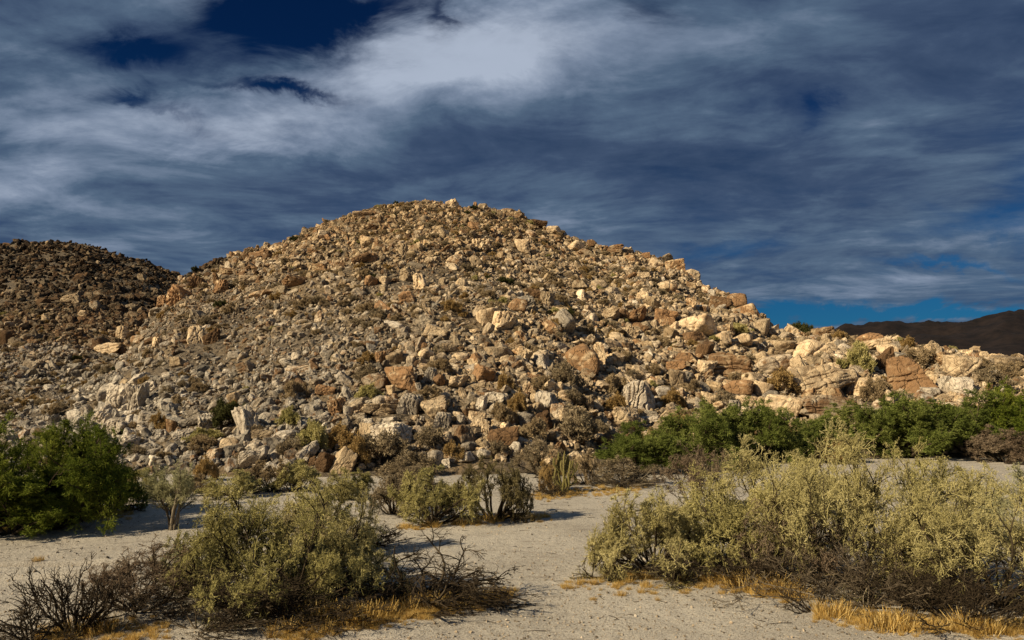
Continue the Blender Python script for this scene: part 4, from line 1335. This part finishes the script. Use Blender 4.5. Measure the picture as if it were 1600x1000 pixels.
for (tx, ty, tz, tr, tpx, tpy, tw, th) in taken:
    fr = (sy_ < ty + tr) & (sy_ > ty - 5 * tr - 1.5); rp = sr_ * F / sy_
    ok &= ~(fr & (np.abs(spx - tpx) < tw * 0.85 + rp * 0.5) & (spy - rp < tpy + th * 0.5) & (spy > tpy - th * 1.2))
sx_, sy_, sz_, sr_, spx, spy = [a[ok] for a in (sx_, sy_, sz_, sr_, spx, spy)]
mts = np.array(['tan', 'ochre', 'brown', 'olive', 'greybrown', 'darkgreen'])
mk = r.choice(6, len(sx_), p=[0.52, 0.16, 0.12, 0.05, 0.13, 0.02])
app = sr_ / sy_ * (spx > 0) * (spx < 1600) * (spy > 300) * (spy < 745)
order = np.argsort(-app); ntop = 300 - len(slope_shrubs) - 46
for k in order[:ntop]:
    rp = float(sr_[k] * F / sy_[k])
    slope_shrub(float(spx[k]), float(spy[k]), rp * 2.1, rp * 1.15, str(mts[mk[k]]), loc=(float(sx_[k]), float(sy_[k]), float(sz_[k])))
# the rest: too small to tell apart, one object
shapes = []
for mt in mts:
    b_, f_ = SLOPE[str(mt)][0]
    shapes.append(f_)
rest_i = order[ntop:]; n = len(rest_i)
sc_ = (sr_[rest_i, None] / 0.55) * r.uniform(0.85, 1.15, (n, 3))
me = point_cloud('small_shrubs', np.stack([sx_, sy_, sz_], -1)[rest_i], dict(idx=mk[rest_i].astype(int), rot=np.stack([np.zeros(n), np.zeros(n), r.uniform(0, 6.28, n)], -1), scl=sc_))
o = link('small_shrubs', me); tag(o, 'small dry shrubs dotted between the rocks of the hill', 'shrubs', kind='stuff'); gn_instances(o, shapes, 'small_shrub_shapes')

# ------------------------------------------------------------------ labels: look, then place by landmark
LM = [(b['px'], b['py'], b['ref']) for b in boulders if b['ref']]
def rel(px, py, skip=None, alt=0):
    c = sorted(((px - a)**2 + ((py - b) * 1.3)**2, a, b, t) for a, b, t in LM if t != skip)
    d2, a, b, t = c[alt]; d = math.sqrt(d2); dx, dy = px - a, py - b
    if abs(dx) > 2.2 * abs(dy): w = 'right of' if dx > 0 else 'left of'
    elif abs(dy) > 2.2 * abs(dx): w = 'below' if dy > 0 else 'above'
    else: w = ('lower' if dy > 0 else 'upper') + (' right of' if dx > 0 else ' left of')
    pre = '' if d > 75 else ('close ' if d < 34 else '')
    if d > 75: pre = 'well '
    elif 50 < d <= 75: pre = 'some way '
    return pre + w + ' ' + t, d
SHW = {'block': 'angular boulder', 'round': 'rounded boulder', 'slab': 'flat boulder', 'fin': 'ridged boulder', 'spire': 'upright boulder'}
CW = {'orange': 'orange', 'rust': 'rust stained', 'dark': 'dark brown', 'ochre': 'ochre', 'yellow': 'yellowish', 'tan': 'tan', 'pale': 'pale cream', 'pink': 'pinkish', 'grey': 'grey', 'white': 'whitish'}
def label_all(items, noun, cat, group):
    def sz(w): return 'tiny ' if w < 12 else 'small ' if w < 20 else '' if w < 34 else 'large '
    used = {}
    pend = []
    for it in items:
        for alt, full in ((0, 0), (1, 0), (2, 0), (0, 1), (1, 1), (2, 1), (3, 1), (4, 1), (5, 1)):
            rl, d = rel(it['px'], it['py'], it.get('ref'), alt)
            nn = noun(it); lab = (sz(it['w']) + nn + ' ' + rl).strip()
            if full: lab = lab.replace('boulder', 'rock').replace('shrub ', 'bush ')
            if lab not in used: break
        used[lab] = 1
        lab = lab.replace('the bottom ', 'the ')
        if len(lab.split()) > 16: lab = lab.replace(' that ', ' ').replace('well ', '').replace('close ', '').replace(' the great ', ' the ').replace('of the middle', 'of centre')
        if len(lab.split()) > 16: lab = lab.replace(' boulder ', ' ', 1)
        if len(lab.split()) > 16: lab = lab.replace('some way ', '').replace(' dry ', ' ', 1)
        if len(lab.split()) > 16: lab = lab.replace('tiny ', '').replace('small ', '').replace('large ', '')
        tag(it['obj'], lab, cat, group)
for b in boulders:
    if b['ref']:
        nm = b['ref'][4:]
        b['lab'] = nm
label_all([b for b in boulders], lambda it: CW[it['clr']] + ' ' + SHW[it['shp']], 'boulder', 'boulders on the hillside')
for b in boulders:
    if b['ref']: b['obj']['label'] = (SHW[b['shp']] + ', ' + b['ref'])
label_all(slope_shrubs, lambda it: WORDS_S[it['clr']] + ' shrub', 'shrub', 'dry shrubs on the hillside')
seen = {}
for (o, px, py, h, wh) in sorted(tufts, key=lambda t: t[1]): seen.setdefault(wh, []).append(o)
ORD = ['leftmost', 'second from left', 'third from left', 'fourth from left', 'fifth from left', 'sixth from left']
for wh, os_ in seen.items():
    for i, o in enumerate(os_):
        lab = 'golden dry grass tuft ' + wh if len(os_) == 1 else '%s golden grass tuft %s' % ('rightmost' if i == len(os_) - 1 else ORD[i], wh)
        tag(o, lab, 'grass', 'golden grass tufts along the shrubs')
tris = sum(sum(2 if False else 1 for _ in ()) + len(o.data.loops) - 2 * len(o.data.polygons) for o in SC.objects if o.type == 'MESH')
print('faces', tris, 'objects', len(SC.objects))
